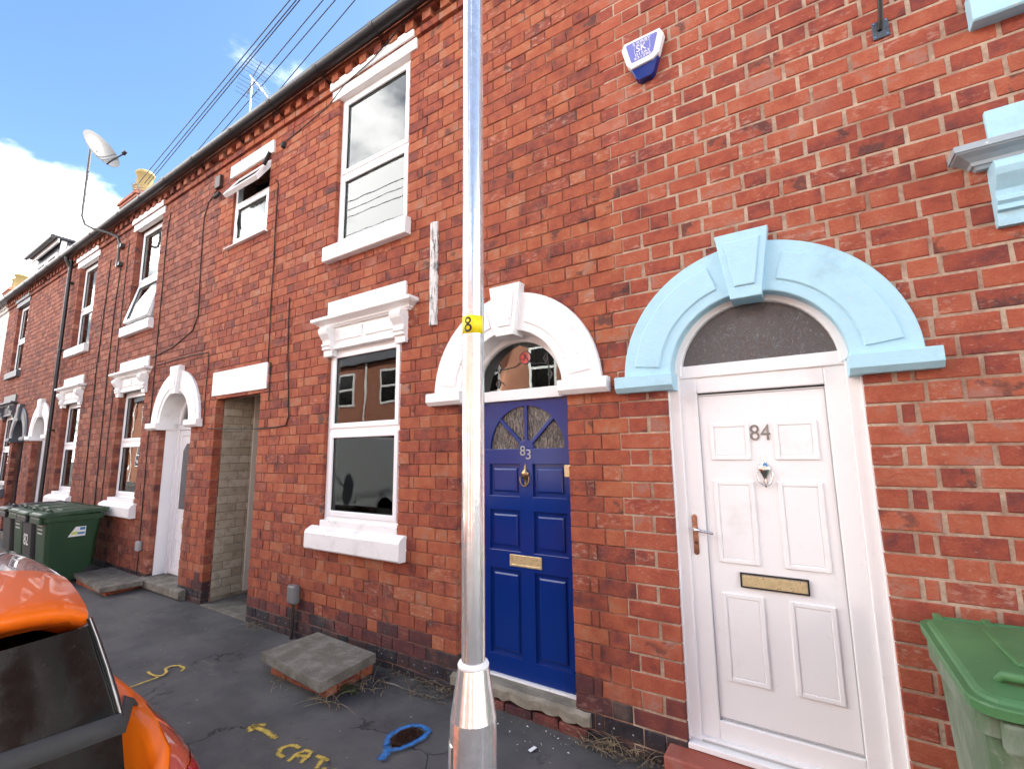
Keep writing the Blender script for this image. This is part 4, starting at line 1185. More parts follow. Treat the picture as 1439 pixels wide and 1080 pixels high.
# dormer on the rendered house
H = houses[79]
X0, X1, Y0 = -20.0, -17.55, .62
dm = MB(); dm.box(X0, X1, Y0, 2.4, 6.7, 7.98); do = dm.build('dormer', 'dark_grey_paint', H)
MB().box(X0 - .12, X1 + .12, Y0 - .22, 2.6, 7.98, 8.05, .01).build('dormer_roof', 'slate', do)
MB().box(X0 - .1, X1 + .1, Y0 - .13, Y0 - .09, 7.86, 7.978).build('fascia', 'white_paint', do)
g = MB(); g.tube([(X0 - .15, Y0 - .24, 7.99), (X1 + .15, Y0 - .24, 7.99)], .06, 10); g.build('dormer_gutter', 'black_paint', do)
for i, (a, b) in enumerate(((X0 + .25, X0 + 1.15), (X0 + 1.25, X1 - .25))):
    f = MB(); frame_bars(f, a, b, 6.85, 7.68, .06, Y0 - .05, Y0 + .02); fo = f.build('window', 'upvc', do)
    MB().box(a + .06, b - .06, Y0 - .02, Y0 - .012, 6.9, 7.63).build('pane', 'glass', fo)
for i in range(4):
    MB().box(X1, X1 + .03, Y0 + .1, 2.3, 6.86 + .26 * i, 7.08 + .26 * i, .006).build('cheek_board', 'white_paint', do)
MB().box(X1 - .02, X1 + .045, Y0 - .04, Y0 + .08, 6.7, 7.96, .005).build('corner_board', 'white_paint', do)

# satellite dish on a cranked pole
t = thing('satellite_dish', 'pale grey satellite dish on a tall cranked pole rising above the gutter', 'satellite dish', (-10.6, 0, 5.4))
P = [(-10.55, -.06, 5.30), (-10.56, -.06, 5.78), (-10.60, -.09, 5.90), (-10.75, -.20, 5.98), (-10.95, -.38, 6.05), (-11.05, -.46, 6.12), (-11.10, -.50, 6.28), (-11.12, -.50, 6.45), (-11.12, -.50, 7.80)]
MB().tube(P, .022, 10).build('pole', 'pole_grey', t)
for z in (5.36, 5.72):
    MB().box(-10.63, -10.47, -.07, 0, z - .035, z + .035, .005).build('pole_clamp', 'dark_steel', t)
C0 = Vector((-10.40, -.52, 7.36)); ax = Vector((.813, .38, .44)).normalized()
u_ = ax.cross(Vector((0, 0, 1))).normalized(); v_ = u_.cross(ax)
dish = MB(); rows = []
for i in range(9):
    r_ = .36 * i / 8
    rows.append([C0 + (u_ * math.cos(a) * .88 + v_ * math.sin(a)) * r_ + ax * (.9 * r_ * r_ - .1) for a in [2 * math.pi * j / 32 for j in range(32)]])
dish.grid(rows, closed=True)
dish.grid([[p - ax * .008 for p in r] for r in rows], closed=True)
dish.grid([rows[-1], [p - ax * .008 for p in rows[-1]]], closed=True)
ds = dish.build('dish', 'white_paint', t, recalc=False)
ds.data.materials[0] = MATS['dish_grey']
fo_ = C0 + ax * .40 - v_ * .34
MB().tube([C0 - v_ * .35, C0 - v_ * .33 + ax * .14, fo_ - ax * .04], .013, 8).build('feed_arm', 'dark_steel', t)
MB().tube([fo_ - ax * .05, fo_ + ax * .02 + v_ * .02], .034, 10).build('receiver', 'black_paint', t)
MB().tube([P[-1], tuple(Vector(P[-1]) + Vector((-.05, -.02, .06))), tuple(C0 - ax * .11)], .025, 8).build('mount', 'dark_steel', t)

# television aerials
def aerial(base, top, boom, n, label, back=True, am='aluminium'):
    t = thing('tv_aerial', label, 'aerial', base)
    MB().tube([base, top], .012, 8).build('mast', am, t)
    T = Vector(top); B = Vector(boom); bd_ = B.normalized(); side = bd_.cross(Vector((0, 0, 1))).normalized(); up = side.cross(bd_)
    MB().tube([T - bd_ * .15, T + B], .012, 6).build('boom', am, t)
    el = MB()
    for i in range(n):
        c = T + B * (.22 + .76 * i / (n - 1)); w = .13 - .05 * i / n
        for sg in (1, -1): el.tube([c - side * w * sg * .2, c + (side * sg + up * .35) * w, ], .004, 5); el.tube([c, c + (side * sg - up * .35) * w], .004, 5)
    el.build('elements', am, t)['kind'] = 'stuff'
    if back:
        rf = MB()
        for sg in (1, -1):
            for j in range(5):
                c = T + up * sg * (.06 + .07 * j) + bd_ * (.03 * j)
                rf.tube([c - side * .22, c + side * .22], .004, 5)
            rf.tube([T, T + up * sg * .36 + bd_ * .12], .008, 5)
        rf.build('reflector', 'dark_steel', t)
    return t
aerial((-8.35, 1.0, 7.2), (-8.36, 1.0, 8.93), (.82, -.06, -.90), 8, 'silver television aerial on a thin mast above the dark gutter')
aerial((-31.3, 2.0, 8.0), (-32.5, 2.0, 12.2), (1.7, 0, -.75), 5, 'distant television aerial left of the dormer', False, 'pole_grey')
aerial((-10.75, .25, 6.5), (-10.78, .25, 6.95), (-.45, .05, .42), 4, 'thin bent aerial rod just above the gutter beside the dish', False, 'pole_grey')

# ------------------------------------------------------------------ on the pavement
def paint_child(mb, name, mat, label):
    o = mb.build(name, mat, pavement, recalc=False); o['label'] = label
    at = o.data.attributes.new('across', 'FLOAT', 'POINT')
    for i_, v_ in enumerate(mb.across): at.data[i_].value = v_
    return o
ZP = .0095
a = strip([(-3.30, -1.015), (-3.37, -1.075)], .044, ZP, .2); b = strip([(-3.375, -1.08), (-3.309, -1.106)], .044, ZP, .2); c = strip([(-3.352, -1.067), (-3.224, -1.058), (-3.09, -1.066)], .042, ZP, .2)
for q in (b, c): a.add(q.v, q.f); a.across += q.across
paint_child(a, 'painted_arrow', 'yellow_spray', 'yellow sprayed arrow pointing along the pavement')
LET = {'C': [[(-2.868, -1.043), (-2.91, -1.045), (-2.946, -1.063), (-2.962, -1.09), (-2.959, -1.118), (-2.931, -1.145), (-2.868, -1.15)]],
       'A': [[(-2.81, -1.157), (-2.828, -1.09), (-2.817, -1.039), (-2.769, -1.028), (-2.732, -1.126)], [(-2.821, -1.095), (-2.737, -1.061)]],
       'T': [[(-2.713, -1.034), (-2.606, -1.023)], [(-2.656, -1.028), (-2.608, -1.106)]],
       'V': [[(-2.575, -1.077), (-2.527, -1.13), (-2.50, -1.048)]]}
for ch, strokes in LET.items():
    mb = MB()
    for i, st_ in enumerate(strokes):
        q = strip(st_, .036, ZP + .0004 * i, .2); mb.add(q.v, q.f); mb.across = getattr(mb, 'across', []) + q.across
    paint_child(mb, 'painted_letter', 'yellow_spray', 'yellow sprayed letter ' + ch)
mb = MB()
for i, st_ in enumerate(([(-4.90, -1.40), (-4.75, -1.3), (-4.752, -1.102)], [(-4.946, -1.105), (-4.87, -1.115), (-4.792, -1.104), (-4.756, -1.072), (-4.794, -1.029), (-4.886, -1.0), (-4.897, -.954), (-4.855, -.911), (-4.75, -.911), (-4.706, -.953)])):
    q = strip(st_, .030, ZP + .0004 * i, .2); mb.add(q.v, q.f); mb.across = getattr(mb, 'across', []) + q.across
paint_child(mb, 'painted_mark', 'yellow_spray', 'faint yellow sprayed squiggle with a straight tail')
ring = [(-2.419, -.749), (-2.489, -.658), (-2.48, -.57), (-2.449, -.499), (-2.379, -.466), (-2.305, -.484), (-2.284, -.551), (-2.298, -.637), (-2.325, -.719), (-2.372, -.766), (-2.43, -.742)]
mb = strip(ring, .043, ZP, .15); q = strip([(-2.385, -.755), (-2.345, -.86)], .06, ZP + .0005, .15); mb.add(q.v, q.f); mb.across += q.across
paint_child(mb, 'painted_ring', 'blue_spray', 'blue sprayed ring round the small iron cover')
t = thing('stopcock_cover', 'small rusty studded iron cover inside the blue sprayed ring', 'water cover', (-2.39, -.605, 0))
cv = [(-2.447, -.69), (-2.466, -.583), (-2.411, -.507), (-2.32, -.513), (-2.316, -.591), (-2.346, -.685), (-2.397, -.717)]
MB().prism(cv, 'z', -.02, .011, .003).build('lid', 'rust', t)
sd = MB()
for i in range(-4, 5):
    for j in range(-5, 6):
        x, y_ = -2.388 + i * .018 + j * .004, -.607 + j * .018
        if ((x + 2.388) / .062) ** 2 + ((y_ + .607) / .085) ** 2 < 1: sd.box(x - .006, x + .006, y_ - .006, y_ + .006, .010, .0155)
sd.build('studs', 'rust', t)['kind'] = 'stuff'

# concrete slab on a low brick base, below the big window
def slab_step(label, corners, z0, z1, base, mat='concrete'):
    t = thing('slab_step', label, 'step', (sum(c[0] for c in corners) / 4, sum(c[1] for c in corners) / 4, 0))
    MB().prism(corners, 'z', z0, z1, .010).build('slab', mat, t)
    (bx0, bx1, by0, by1) = base
    x = bx0
    while x < bx1 - .03:                                                    # front row
        w = min(.22, bx1 - x); MB().box(x, x + w - .012, by0, by0 + .1, -.03, z0 - .002, .006).build('brick', 'brick_83', t); x += .22
    for x in (bx0, bx1 - .112):
        y_ = by0 + .11
        while y_ < by1 - .03:
            w = min(.22, by1 - y_); MB().box(x, x + .1, y_, y_ + w - .012, -.03, z0 - .002, .006).build('brick', 'brick_83', t); y_ += .22
    MB().box(bx0 + .03, bx1 - .03, by0 + .03, by1 - .01, -.03, z0 - .012).build('mortar_bed', 'mortar_82', t)
    return t
slab_step('grey concrete slab on a low brick base below the big window, weeds at its edges', [(-4.10, -.615), (-3.18, -.69), (-3.235, -.125), (-4.08, -.085)], .095, .170, (-4.03, -3.27, -.56, -.10))
slab_step('long concrete slab on bricks in front of the green bins', [(-9.45, -.46), (-8.02, -.56), (-7.98, -.10), (-8.35, -.03), (-9.45, -.02)], .06, .125, (-9.3, -8.12, -.46, -.06))

# weeds and dead stalks at the foot of the walls
def weed(label, cx, cy, n, spread_, hgt, mat='dry_grass', cat='weed', flat=.5):
    mb = MB(); r = random.Random(int(cx * 1000))
    for i in range(n):
        a = r.uniform(0, 6.283); d_ = r.random() ** .7 * spread_; x, y_ = cx + math.cos(a) * d_ * 1.5, cy + math.sin(a) * d_ * .7
        if y_ > -.012: y_ = -.012 - r.random() * .02
        L = hgt * r.uniform(.5, 1.3); b = r.uniform(0, 6.283); lean = r.uniform(.7, 1.8) * flat * 2
        p = Vector((x, y_, .004)); pts = [p]; h_ = L
        for j in range(1, 5):
            q = j / 4; pts.append(p + Vector((math.cos(b) * lean * L * q * q, min(math.sin(b) * lean * L * q * q, -y_ - .01), max(L * (q - .55 * lean * q * q * .7), .006))))
        mb.tube(pts, [.0022, .002, .0017, .0013, .0007], 4, cap=False)
    o = mb.build('dry_weed', mat)
    if n < 23: o['kind'] = 'stuff'
    return tag(o, label, cat, 'weeds growing at the foot of the walls')
weed('tuft of straw coloured dead grass at the right foot of the side passage', -5.2, -.08, 26, .12, .07)
weed('wispy dead stalks along the front edge of the concrete slab', -3.75, -.62, 22, .22, .06)
weed('long dry stalks at the near corner of the concrete slab', -3.2, -.62, 14, .10, .15)
weed('dry stalks and leaves at the right side of the concrete slab', -3.10, -.30, 26, .13, .12)
weed('scattered dead stems against the dark plinth left of the lamp post', -2.72, -.09, 20, .22, .08)
weed('tangle of dead stems at the right end of the worn stone doorstep', -1.24, -.05, 46, .12, .10)
weed('sparse dead stems below the plinth by the red step', -.98, -.05, 12, .08, .10)
weed('small green mossy weed against the bricks of the concrete slab', -3.20, -.42, 90, .07, .05, 'moss', 'weed', .3)
def litter(label, x0, x1, y0, y1, n, size, mat='leaf_litter', name='leaf_litter', kind='stuff'):
    mb = MB(); r = random.Random(int(x0 * 977))
    for i in range(n):
        x, y_ = r.uniform(x0, x1), y1 - (y1 - y0) * r.random() ** 1.8; s_ = size * r.uniform(.4, 1.3); a = r.uniform(0, 6.28); tl = r.uniform(-.5, .5)
        c_, q_ = math.cos(a) * s_, math.sin(a) * s_
        z = .011 + r.random() * .02
        mb.add([(x + c_, y_ + q_, z + tl * s_), (x - q_ * .5, y_ + c_ * .5, z + .003), (x - c_, y_ - q_, z - tl * s_ * .4), (x + q_ * .5, y_ - c_ * .5, z)], [(0, 1, 2, 3)])
    o = mb.build(name, mat, recalc=False); o['kind'] = kind; o['label'] = label; return o
litter('dead leaves and grit along the wall by the slab', -3.2, -2.42, -.22, -.015, 420, .014)
litter('dead leaves at the end of the stone step', -1.42, -.9, -.14, -.01, 300, .012)
litter('grit along the stone step', -2.4, -1.4, -.15, -.03, 200, .008)
litter('grit along the wall below the window', -5.4, -3.2, -.08, -.01, 260, .008)
litter('small pale stones on the pavement', -2.3, -1.2, -.5, -.1, 46, .008, 'paper', 'grit')
litter('small pale stones on the pavement', -8.5, -5.0, -1.3, -.2, 40, .012, 'concrete', 'grit')
for (x, y_, l, a, lab) in ((-8.15, -.36, .10, .5, 'white scrap of paper in front of the long slab'), (-8.28, -.16, .07, .3, 'small white paper scrap beside the far doorstep'), (-1.62, -.30, .05, 1.2, 'white curl of litter near the worn stone doorstep')):
    mb = MB(); c_, s_ = math.cos(a), math.sin(a); w = .014
    mb.add([(x - c_ * l / 2 + s_ * w, y_ - s_ * l / 2 - c_ * w, .012), (x + c_ * l / 2 + s_ * w, y_ + s_ * l / 2 - c_ * w, .02), (x + c_ * l / 2 - s_ * w, y_ + s_ * l / 2 + c_ * w, .018), (x - c_ * l / 2 - s_ * w, y_ - s_ * l / 2 + c_ * w, .011)], [(0, 1, 2, 3)])
    tag(mb.build('litter', 'paper'), lab, 'litter')
o = MB().tube([(-3.13, -.19, .012), (-3.05, -.19, .016), (-2.94, -.172, .013), (-2.85, -.178, .012), (-2.70, -.168, .012), (-2.5, -.15, .012)], [.006, .008, .007, .004, .004, .003], 6).build('twig', 'concrete')
tag(o, 'pale twig lying along the foot of the dark plinth', 'twig')

# ------------------------------------------------------------------ lamp post
PX, PY = -.981, -1.724
t = thing('lamp_post', 'shiny galvanised lamp post with a yellow number sticker, standing before the blue door', 'lamp post', (PX, PY, 0))
def lp(prof, name, mat, n=48, par=None, cap=True):
    return MB().lathe(prof, n, (PX, PY), cap).build(name, mat, par or t)
lp([(.0385, 1.14), (.0385, 6.2)], 'shaft', 'galvanised')
lp([(.0735, -.02), (.0735, .985), (.0725, .996)], 'base_sleeve', 'galvanised')
lp([(.0730, .9955), (.0715, 1.0), (.0505, 1.135), (.048, 1.143)], 'tapered_shoulder', 'galvanised', cap=False)
lp([(.0400, 1.139), (.0495, 1.141), (.0505, 1.148), (.0470, 1.155), (.0385, 1.158)], 'collar', 'white_paint')
ang0 = math.atan2(CAM_POS.y - PY, CAM_POS.x - PX)
def on_post(r_, off):
    return lambda x, y_, z: (PX + (r_ + z) * math.cos(ang0 + off + x / r_), PY + (r_ + z) * math.sin(ang0 + off + x / r_), y_)
st = MB(); rows = []
for a in [-1.35 + 2.35 * i / 30 for i in range(31)]:
    rows.append([Vector((PX + r_ * math.cos(ang0 + a), PY + r_ * math.sin(ang0 + a), z)) for r_, z in ((.0388, 2.228), (.0395, 2.228), (.0395, 2.292), (.0388, 2.292))])
st.grid(rows, closed=True); so = st.build('number_sticker', 'sticker_yellow', t)
f_ = on_post(.0400, -.50); cm_ = MB()
for (cy_, ro, rw) in ((2.2735, .0125, .0065), (2.2465, .0150, .0070)):
    o0 = len(cm_.v); N_ = 24; vs_ = []
    for i in range(N_):
        a = 2 * math.pi * i / N_
        for r0 in (ro, ro - rw): vs_.append(f_(r0 * math.cos(a) * 1.0, cy_ + r0 * math.sin(a) * 1.0, .0))
    cm_.add(vs_, [(2 * i, (2 * i + 2) % (2 * N_), (2 * i + 3) % (2 * N_), 2 * i + 1) for i in range(N_)])
ch = cm_.build('number', 'black_ink', None, recalc=False)
attach(ch, so)
dr = MB(); rows = []
for a in [-1.95 + .9 * i / 12 for i in range(13)]:
    rows.append([Vector((PX + r_ * math.cos(ang0 + a), PY + r_ * math.sin(ang0 + a), z)) for r_, z in ((.073, .30), (.0775, .305), (.0775, .925), (.073, .93))])
dr.grid(rows); dr.build('access_door', 'galvanised', t)
# luminaire (above the picture)
MB().tube([(PX, PY, 6.15), (PX, PY - .1, 6.3), (PX, PY - .7, 6.42)], .03, 10).build('bracket_arm', 'galvanised', t)
MB().box(PX - .1, PX + .1, PY - 1.25, PY - .65, 6.39, 6.50, .03).build('lantern', 'galv_flat', t)

# ------------------------------------------------------------------ wheeled bins
def make_bin(label, body, lidm, W=.575, D=.70, group='wheeled bins by the wall'):
    t = thing('wheelie_bin', label, 'bin', (0, 0, 0), group)
    def rr(w, d, r_, z, n=5):
        out = []
        for (sx, sy, a0) in ((1, -1, -90), (1, 1, 0), (-1, 1, 90), (-1, -1, 180)):
            for i in range(n):
                a = R(a0 + 90 * i / (n - 1)); out.append(Vector((sx * (w / 2 - r_) + r_ * math.cos(a), sy * (d / 2 - r_) + r_ * math.sin(a), z)))
        return out
    b = MB(); w0, d0 = W * .80, D * .74; w1, d1 = W * .93, D * .90
    rows = [rr(w0, d0, .05, .03), rr(w0 + .004, d0 + .004, .055, .06), rr(w1, d1, .05, .93)]
    b.grid(rows, smooth=False, closed=True); n = len(rows[0]); b.add(rows[0], [tuple(range(n))[::-1]]); b.add(rows[-1], [tuple(range(n))])
    bo = b.build('body', body, t)
    rm = MB(); rows = [rr(w1 + .002, d1 + .002, .05, .895), rr(W, D - .02, .05, .90), rr(W, D - .02, .05, .975), rr(W - .03, D - .05, .04, .98)]
    rm.grid(rows, smooth=False, closed=True); rm.build('rim', body, t)
    lip = MB(); lip.box(-W / 2 + .05, W / 2 - .05, -D / 2 - .035, -D / 2 + .01, .872, .965, .012); lip.build('lifting_lip', body, t)
    l = MB(); tilt_ = lambda p: p + Vector((0, -.012, .022 * (p.y / D + .5)))
    def lrows(*a): return [[tilt_(p) for p in rr(*q)] for q in a]
    ed = lrows((W + .012, D + .05, .07, .975), (W + .030, D + .068, .08, .978), (W + .034, D + .072, .082, 1.006), (W + .028, D + .066, .08, 1.012))
    l.grid(ed, smooth=False, closed=True)
    l.grid(lrows((W + .028, D + .066, .08, 1.012), (W - .012, D + .026, .07, 1.013), (W - .024, D + .014, .066, 1.022), (W - .05, D - .01, .06, 1.028)), smooth=False, closed=True)
    top_ = lrows((W - .05, D - .01, .06, 1.028), (W * .6, D * .6, .05, 1.040), (.02, .02, .009, 1.042))
    l.grid(top_, smooth=True, closed=True); n = len(ed[0]); l.add(ed[0], [tuple(range(n))[::-1]])
    lo = l.build('lid', lidm, t)
    for sx in (-1, 1):
        gr = MB(); gr.tube([(sx * W * .36, -D * .33, 1.028), (sx * W * .34, -D * .38, 1.062), (sx * W * .22, -D * .40, 1.066), (sx * W * .15, -D * .38, 1.034)], [.012, .016, .016, .010], 8)
        gr.build('lid_grip', lidm, lo)
    rb = MB(); rb.box(-W * .22, W * .22, -D * .18, D * .34, 1.045, 1.062, .008); rb.build('lid_rib', lidm, lo)
    hd = MB(); hd.tube([(-W * .42, D / 2 + .045, 1.03), (W * .42, D / 2 + .045, 1.03)], .015, 8)
    for sx in (-1, -.33, .33, 1): hd.box(sx * W * .40 - .014, sx * W * .40 + .014, D / 2 - .03, D / 2 + .055, .985, 1.055, .006)
    hd.build('handle', lidm, t)
    ax_ = MB().tube([(-W * .42, D * .36, .1), (W * .42, D * .36, .1)], .011, 8).build('axle', 'dark_steel', t)
    for sx in (-1, 1):
        w_ = MB(); w_.lathe([(.02, 0), (.095, .0), (.10, .01), (.10, .04), (.095, .05), (.02, .05)], 24)
        w_.v = [(sx * (W * .42) + (p[2] - .025), D * .36 + p[0], .1 + p[1]) for p in w_.v]
        wo_ = w_.build('wheel', 'rubber', t)
    return t
bins_l = []
LB = [(-9.66, 'nearest dark green wheeled bin of the row, with a white and blue sticker', 'bin_dark', 'bin_lid_dark'),
      (-10.26, 'second wheeled bin of the row, dark bodied with a white house number', 'bin_grey', 'bin_lid_dark'),
      (-10.86, 'third wheeled bin of the row, seen between its two neighbours', 'bin_dark', 'bin_lid_dark'),
      (-11.46, 'farthest wheeled bin of the row, dark grey, below the middle house window', 'bin_grey', 'bin_grey')]
for i, (x, lab, bm_, lm_) in enumerate(LB):
    t = make_bin(lab, bm_, lm_); t.location = (x, -.53 - .02 * (i % 2), 0); bins_l.append(t)
def local_child(mb, name, mat, par):
    o = mb.build(name, mat); o.parent = par; return o
# sticker on the side of the nearest bin; pale panels and number on the fronts
def side_pt(y_, z, off=.003):       # right flank of a bin body, local
    q = (z - .06) / .87; w = (.575 * .80 + .004) + (.575 * .93 - .575 * .80 - .004) * q
    return (w / 2 + off, y_, z)
def sticker(par, name, mat, y0, y1, z0, z1, off, cut=0):
    mb = MB(); mb.add([side_pt(y0, z0, off), side_pt(y1, z0, off), side_pt(y1, z1, off), side_pt(y0 + cut, z1, off)], [(0, 1, 2, 3)])
    return local_child(mb, name, mat, par)
sticker(bins_l[0], 'sticker', 'paper', -.06, .14, .66, .80, .003, .08)
sticker(bins_l[0], 'sticker_patch', 'sticker_blue', .07, .13, .75, .79, .0045)
sticker(bins_l[0], 'sticker_patch', 'sticker_blue', .05, .13, .69, .72, .0045)
sticker(bins_l[0], 'sticker_patch', 'sticker_lime', -.03, .05, .69, .73, .0045, .02)
def front_text(par, txt, size, z, mat, name='bin_number'):
    q = (z - .06) / .87; y_ = -((.70 * .74) + (.70 * .90 - .70 * .74) * q) / 2 - .006
    o = text_mesh(txt, size, name, mat, None, lambda x, yy, zz: (x, y_ - zz - .075 * yy * 1.0, z + yy), .001); o.parent = par
front_text(bins_l[1], '82', .24, .52, 'paper')
for b_ in (bins_l[0], bins_l[2]):
    for j in range(3):
        mb = MB(); z = .72 + .055 * j; y_ = -((.70 * .74) + (.70 * .16) * ((z - .06) / .87)) / 2 - .004
        mb.add([(-.12, y_, z), (.12, y_, z), (.12, y_ - .004, z + .022), (-.12, y_ - .004, z + .022)], [(0, 1, 2, 3)])
        local_child(mb, 'moulded_mark', 'pale_ink', b_)
bin_r = make_bin('weathered pale green wheeled bin standing right of the white door', 'bin_pale', 'bin_pale_lid', .60, .72)
bin_r.location = (.645, -.505, .022); bin_r.rotation_euler = (0, 0, R(1.5))

# ------------------------------------------------------------------ orange car, parked in the road
CARX, CARY, CZ = -1.95, -2.955, -.104
t = thing('parked_car', 'bright orange hatchback with black glass and a dark strap over its rear window', 'car', (CARX, CARY, CZ))
def sec(x, hw, zs):
    """half section: list of (fraction of half width, z) mirrored into a full ring"""
    right = [Vector((x, CARY + hw * f_, z)) for f_, z in zs]; left = [Vector((x, CARY - hw * f_, z)) for f_, z in zs[::-1]]
    return right + left
def lower(x, hw, zb, zt, dip=0.0):
    k_ = zt - .94
    return sec(x, hw, [(.70, zb), (.92, zb + .03), (.985, zb + .16), (1.0, .44 + .5 * k_), (1.0, .60 + .6 * k_), (.978, .70 + .7 * k_), (.934, .775 + .8 * k_), (.880, .845 + .9 * k_), (.828, .90 + k_), (.795, .93 + k_ - dip * .3), (.72, .945 + k_ - dip)])
b = MB()
rows = [lower(-1.915, .70, .16, .68, .12), lower(-1.905, .82, .13, .74, .22), lower(-1.925, .90, .10, .81, .28), lower(-1.985, .942, .08, .87, .33), lower(-2.10, .957, .07, .925, .3), lower(-2.30, .955, .07, .965, .02), lower(-2.45, .945, .07, .985), lower(-2.8, .925, .07, .97), lower(-3.6, .905, .07, .91), lower(-4.5, .895, .07, .87), lower(-5.2, .86, .07, .80), lower(-5.65, .80, .09, .68), lower(-5.85, .66, .14, .56)]
b.grid(rows, smooth=True, closed=True); n = len(rows[0])
b.add(rows[0], [tuple(range(n))]); b.add(rows[-1], [tuple(range(n))[::-1]])
bo = b.build('body', 'car_orange', t)
def rear(s_, z):
    """point on the wrap-round rear glass; s_ runs -1..1 across"""
    ks = [(.55, .668, -1.900), (.78, .688, -1.945), (.90, .682, -1.985), (1.0, .664, -2.030), (1.15, .624, -2.070), (1.30, .575, -2.095)]
    for (z0, h0, x0), (z1, h1, x1) in zip(ks[:-1], ks[1:]):
        if z <= z1 or z1 == 1.30:
            q = (z - z0) / (z1 - z0); hw = h0 + (h1 - h0) * q; x = x0 + (x1 - x0) * q; break
    return Vector((x - .070 * abs(s_) ** 2.4, CARY + hw * s_, z))
g = MB(); g.grid([[rear(-1 + i / 14, z) for i in range(29)] for z in (.55, .62, .70, .78, .84, .90, .95, 1.0, 1.08, 1.15, 1.20, 1.245)])
go = g.build('rear_window', 'car_glass', t, recalc=False)
gs = MB()
grow = [sec(-2.16, .672, [(1, .88), (.985, 1.0), (.925, 1.15), (.80, 1.27)]), sec(-2.40, .735, [(1, .88), (.955, 1.0), (.88, 1.16), (.78, 1.30)]),
        sec(-2.9, .78, [(1, .88), (.955, 1.0), (.89, 1.16), (.79, 1.325)]), sec(-3.6, .78, [(1, .86), (.955, .98), (.89, 1.13), (.79, 1.32)]), sec(-4.05, .80, [(1, .85), (.96, .95), (.9, 1.08), (.82, 1.25)]), sec(-4.75, .78, [(1, .80), (.98, .82), (.95, .85), (.9, .88)])]
gs.grid(grow, smooth=True, closed=True); n = len(grow[0]); gs.add(grow[-1], [tuple(range(n))[::-1]])
gs.build('side_windows', 'car_black', t)
def roofrow(x, hw, z, crown, bow=.0):
    return [Vector((x + bow * (1 - (2 * i / 24 - 1) ** 2), CARY + hw * (2 * i / 24 - 1), z + crown * (1 - (2 * i / 24 - 1) ** 2) - .04 * abs(2 * i / 24 - 1) ** 10)) for i in range(25)]
r_ = MB()
r_.grid([roofrow(-2.34, .56, 1.235, .028, .10), roofrow(-2.20, .588, 1.272, .028, .10), roofrow(-2.176, .592, 1.290, .028, .10), roofrow(-2.168, .590, 1.306, .030, .10), roofrow(-2.175, .592, 1.322, .032, .10), roofrow(-2.24, .600, 1.338, .036, .08), roofrow(-2.38, .615, 1.354, .04, .05), roofrow(-2.52, .630, 1.365, .042, .02)])
r_.build('spoiler', 'car_orange', t, recalc=False)
r2 = MB(); r2.grid([roofrow(-2.515, .630, 1.364, .042, .02), roofrow(-2.60, .638, 1.368, .044), roofrow(-2.67, .643, 1.3695, .0445)])
r3 = MB(); r3.grid([roofrow(-2.665, .642, 1.366, .0445), roofrow(-2.80, .650, 1.370, .046), roofrow(-3.1, .664, 1.377, .046), roofrow(-3.5, .675, 1.372, .046), roofrow(-3.85, .67, 1.33, .044)])
r3.build('glass_roof', 'roof_glass_pale_reflection', t, recalc=False)
r2.build('roof', 'car_orange', t, recalc=False)
an = MB(); an.grid([[Vector((-2.60 - .05 * j, CARY + .03 * sg * (1 - .2 * j), 1.386 + (.03 if 0 < j < 3 else 0))) for sg in (-1, 0, 1)] for j in range(4)]); an.build('aerial_fin', 'car_orange', t)
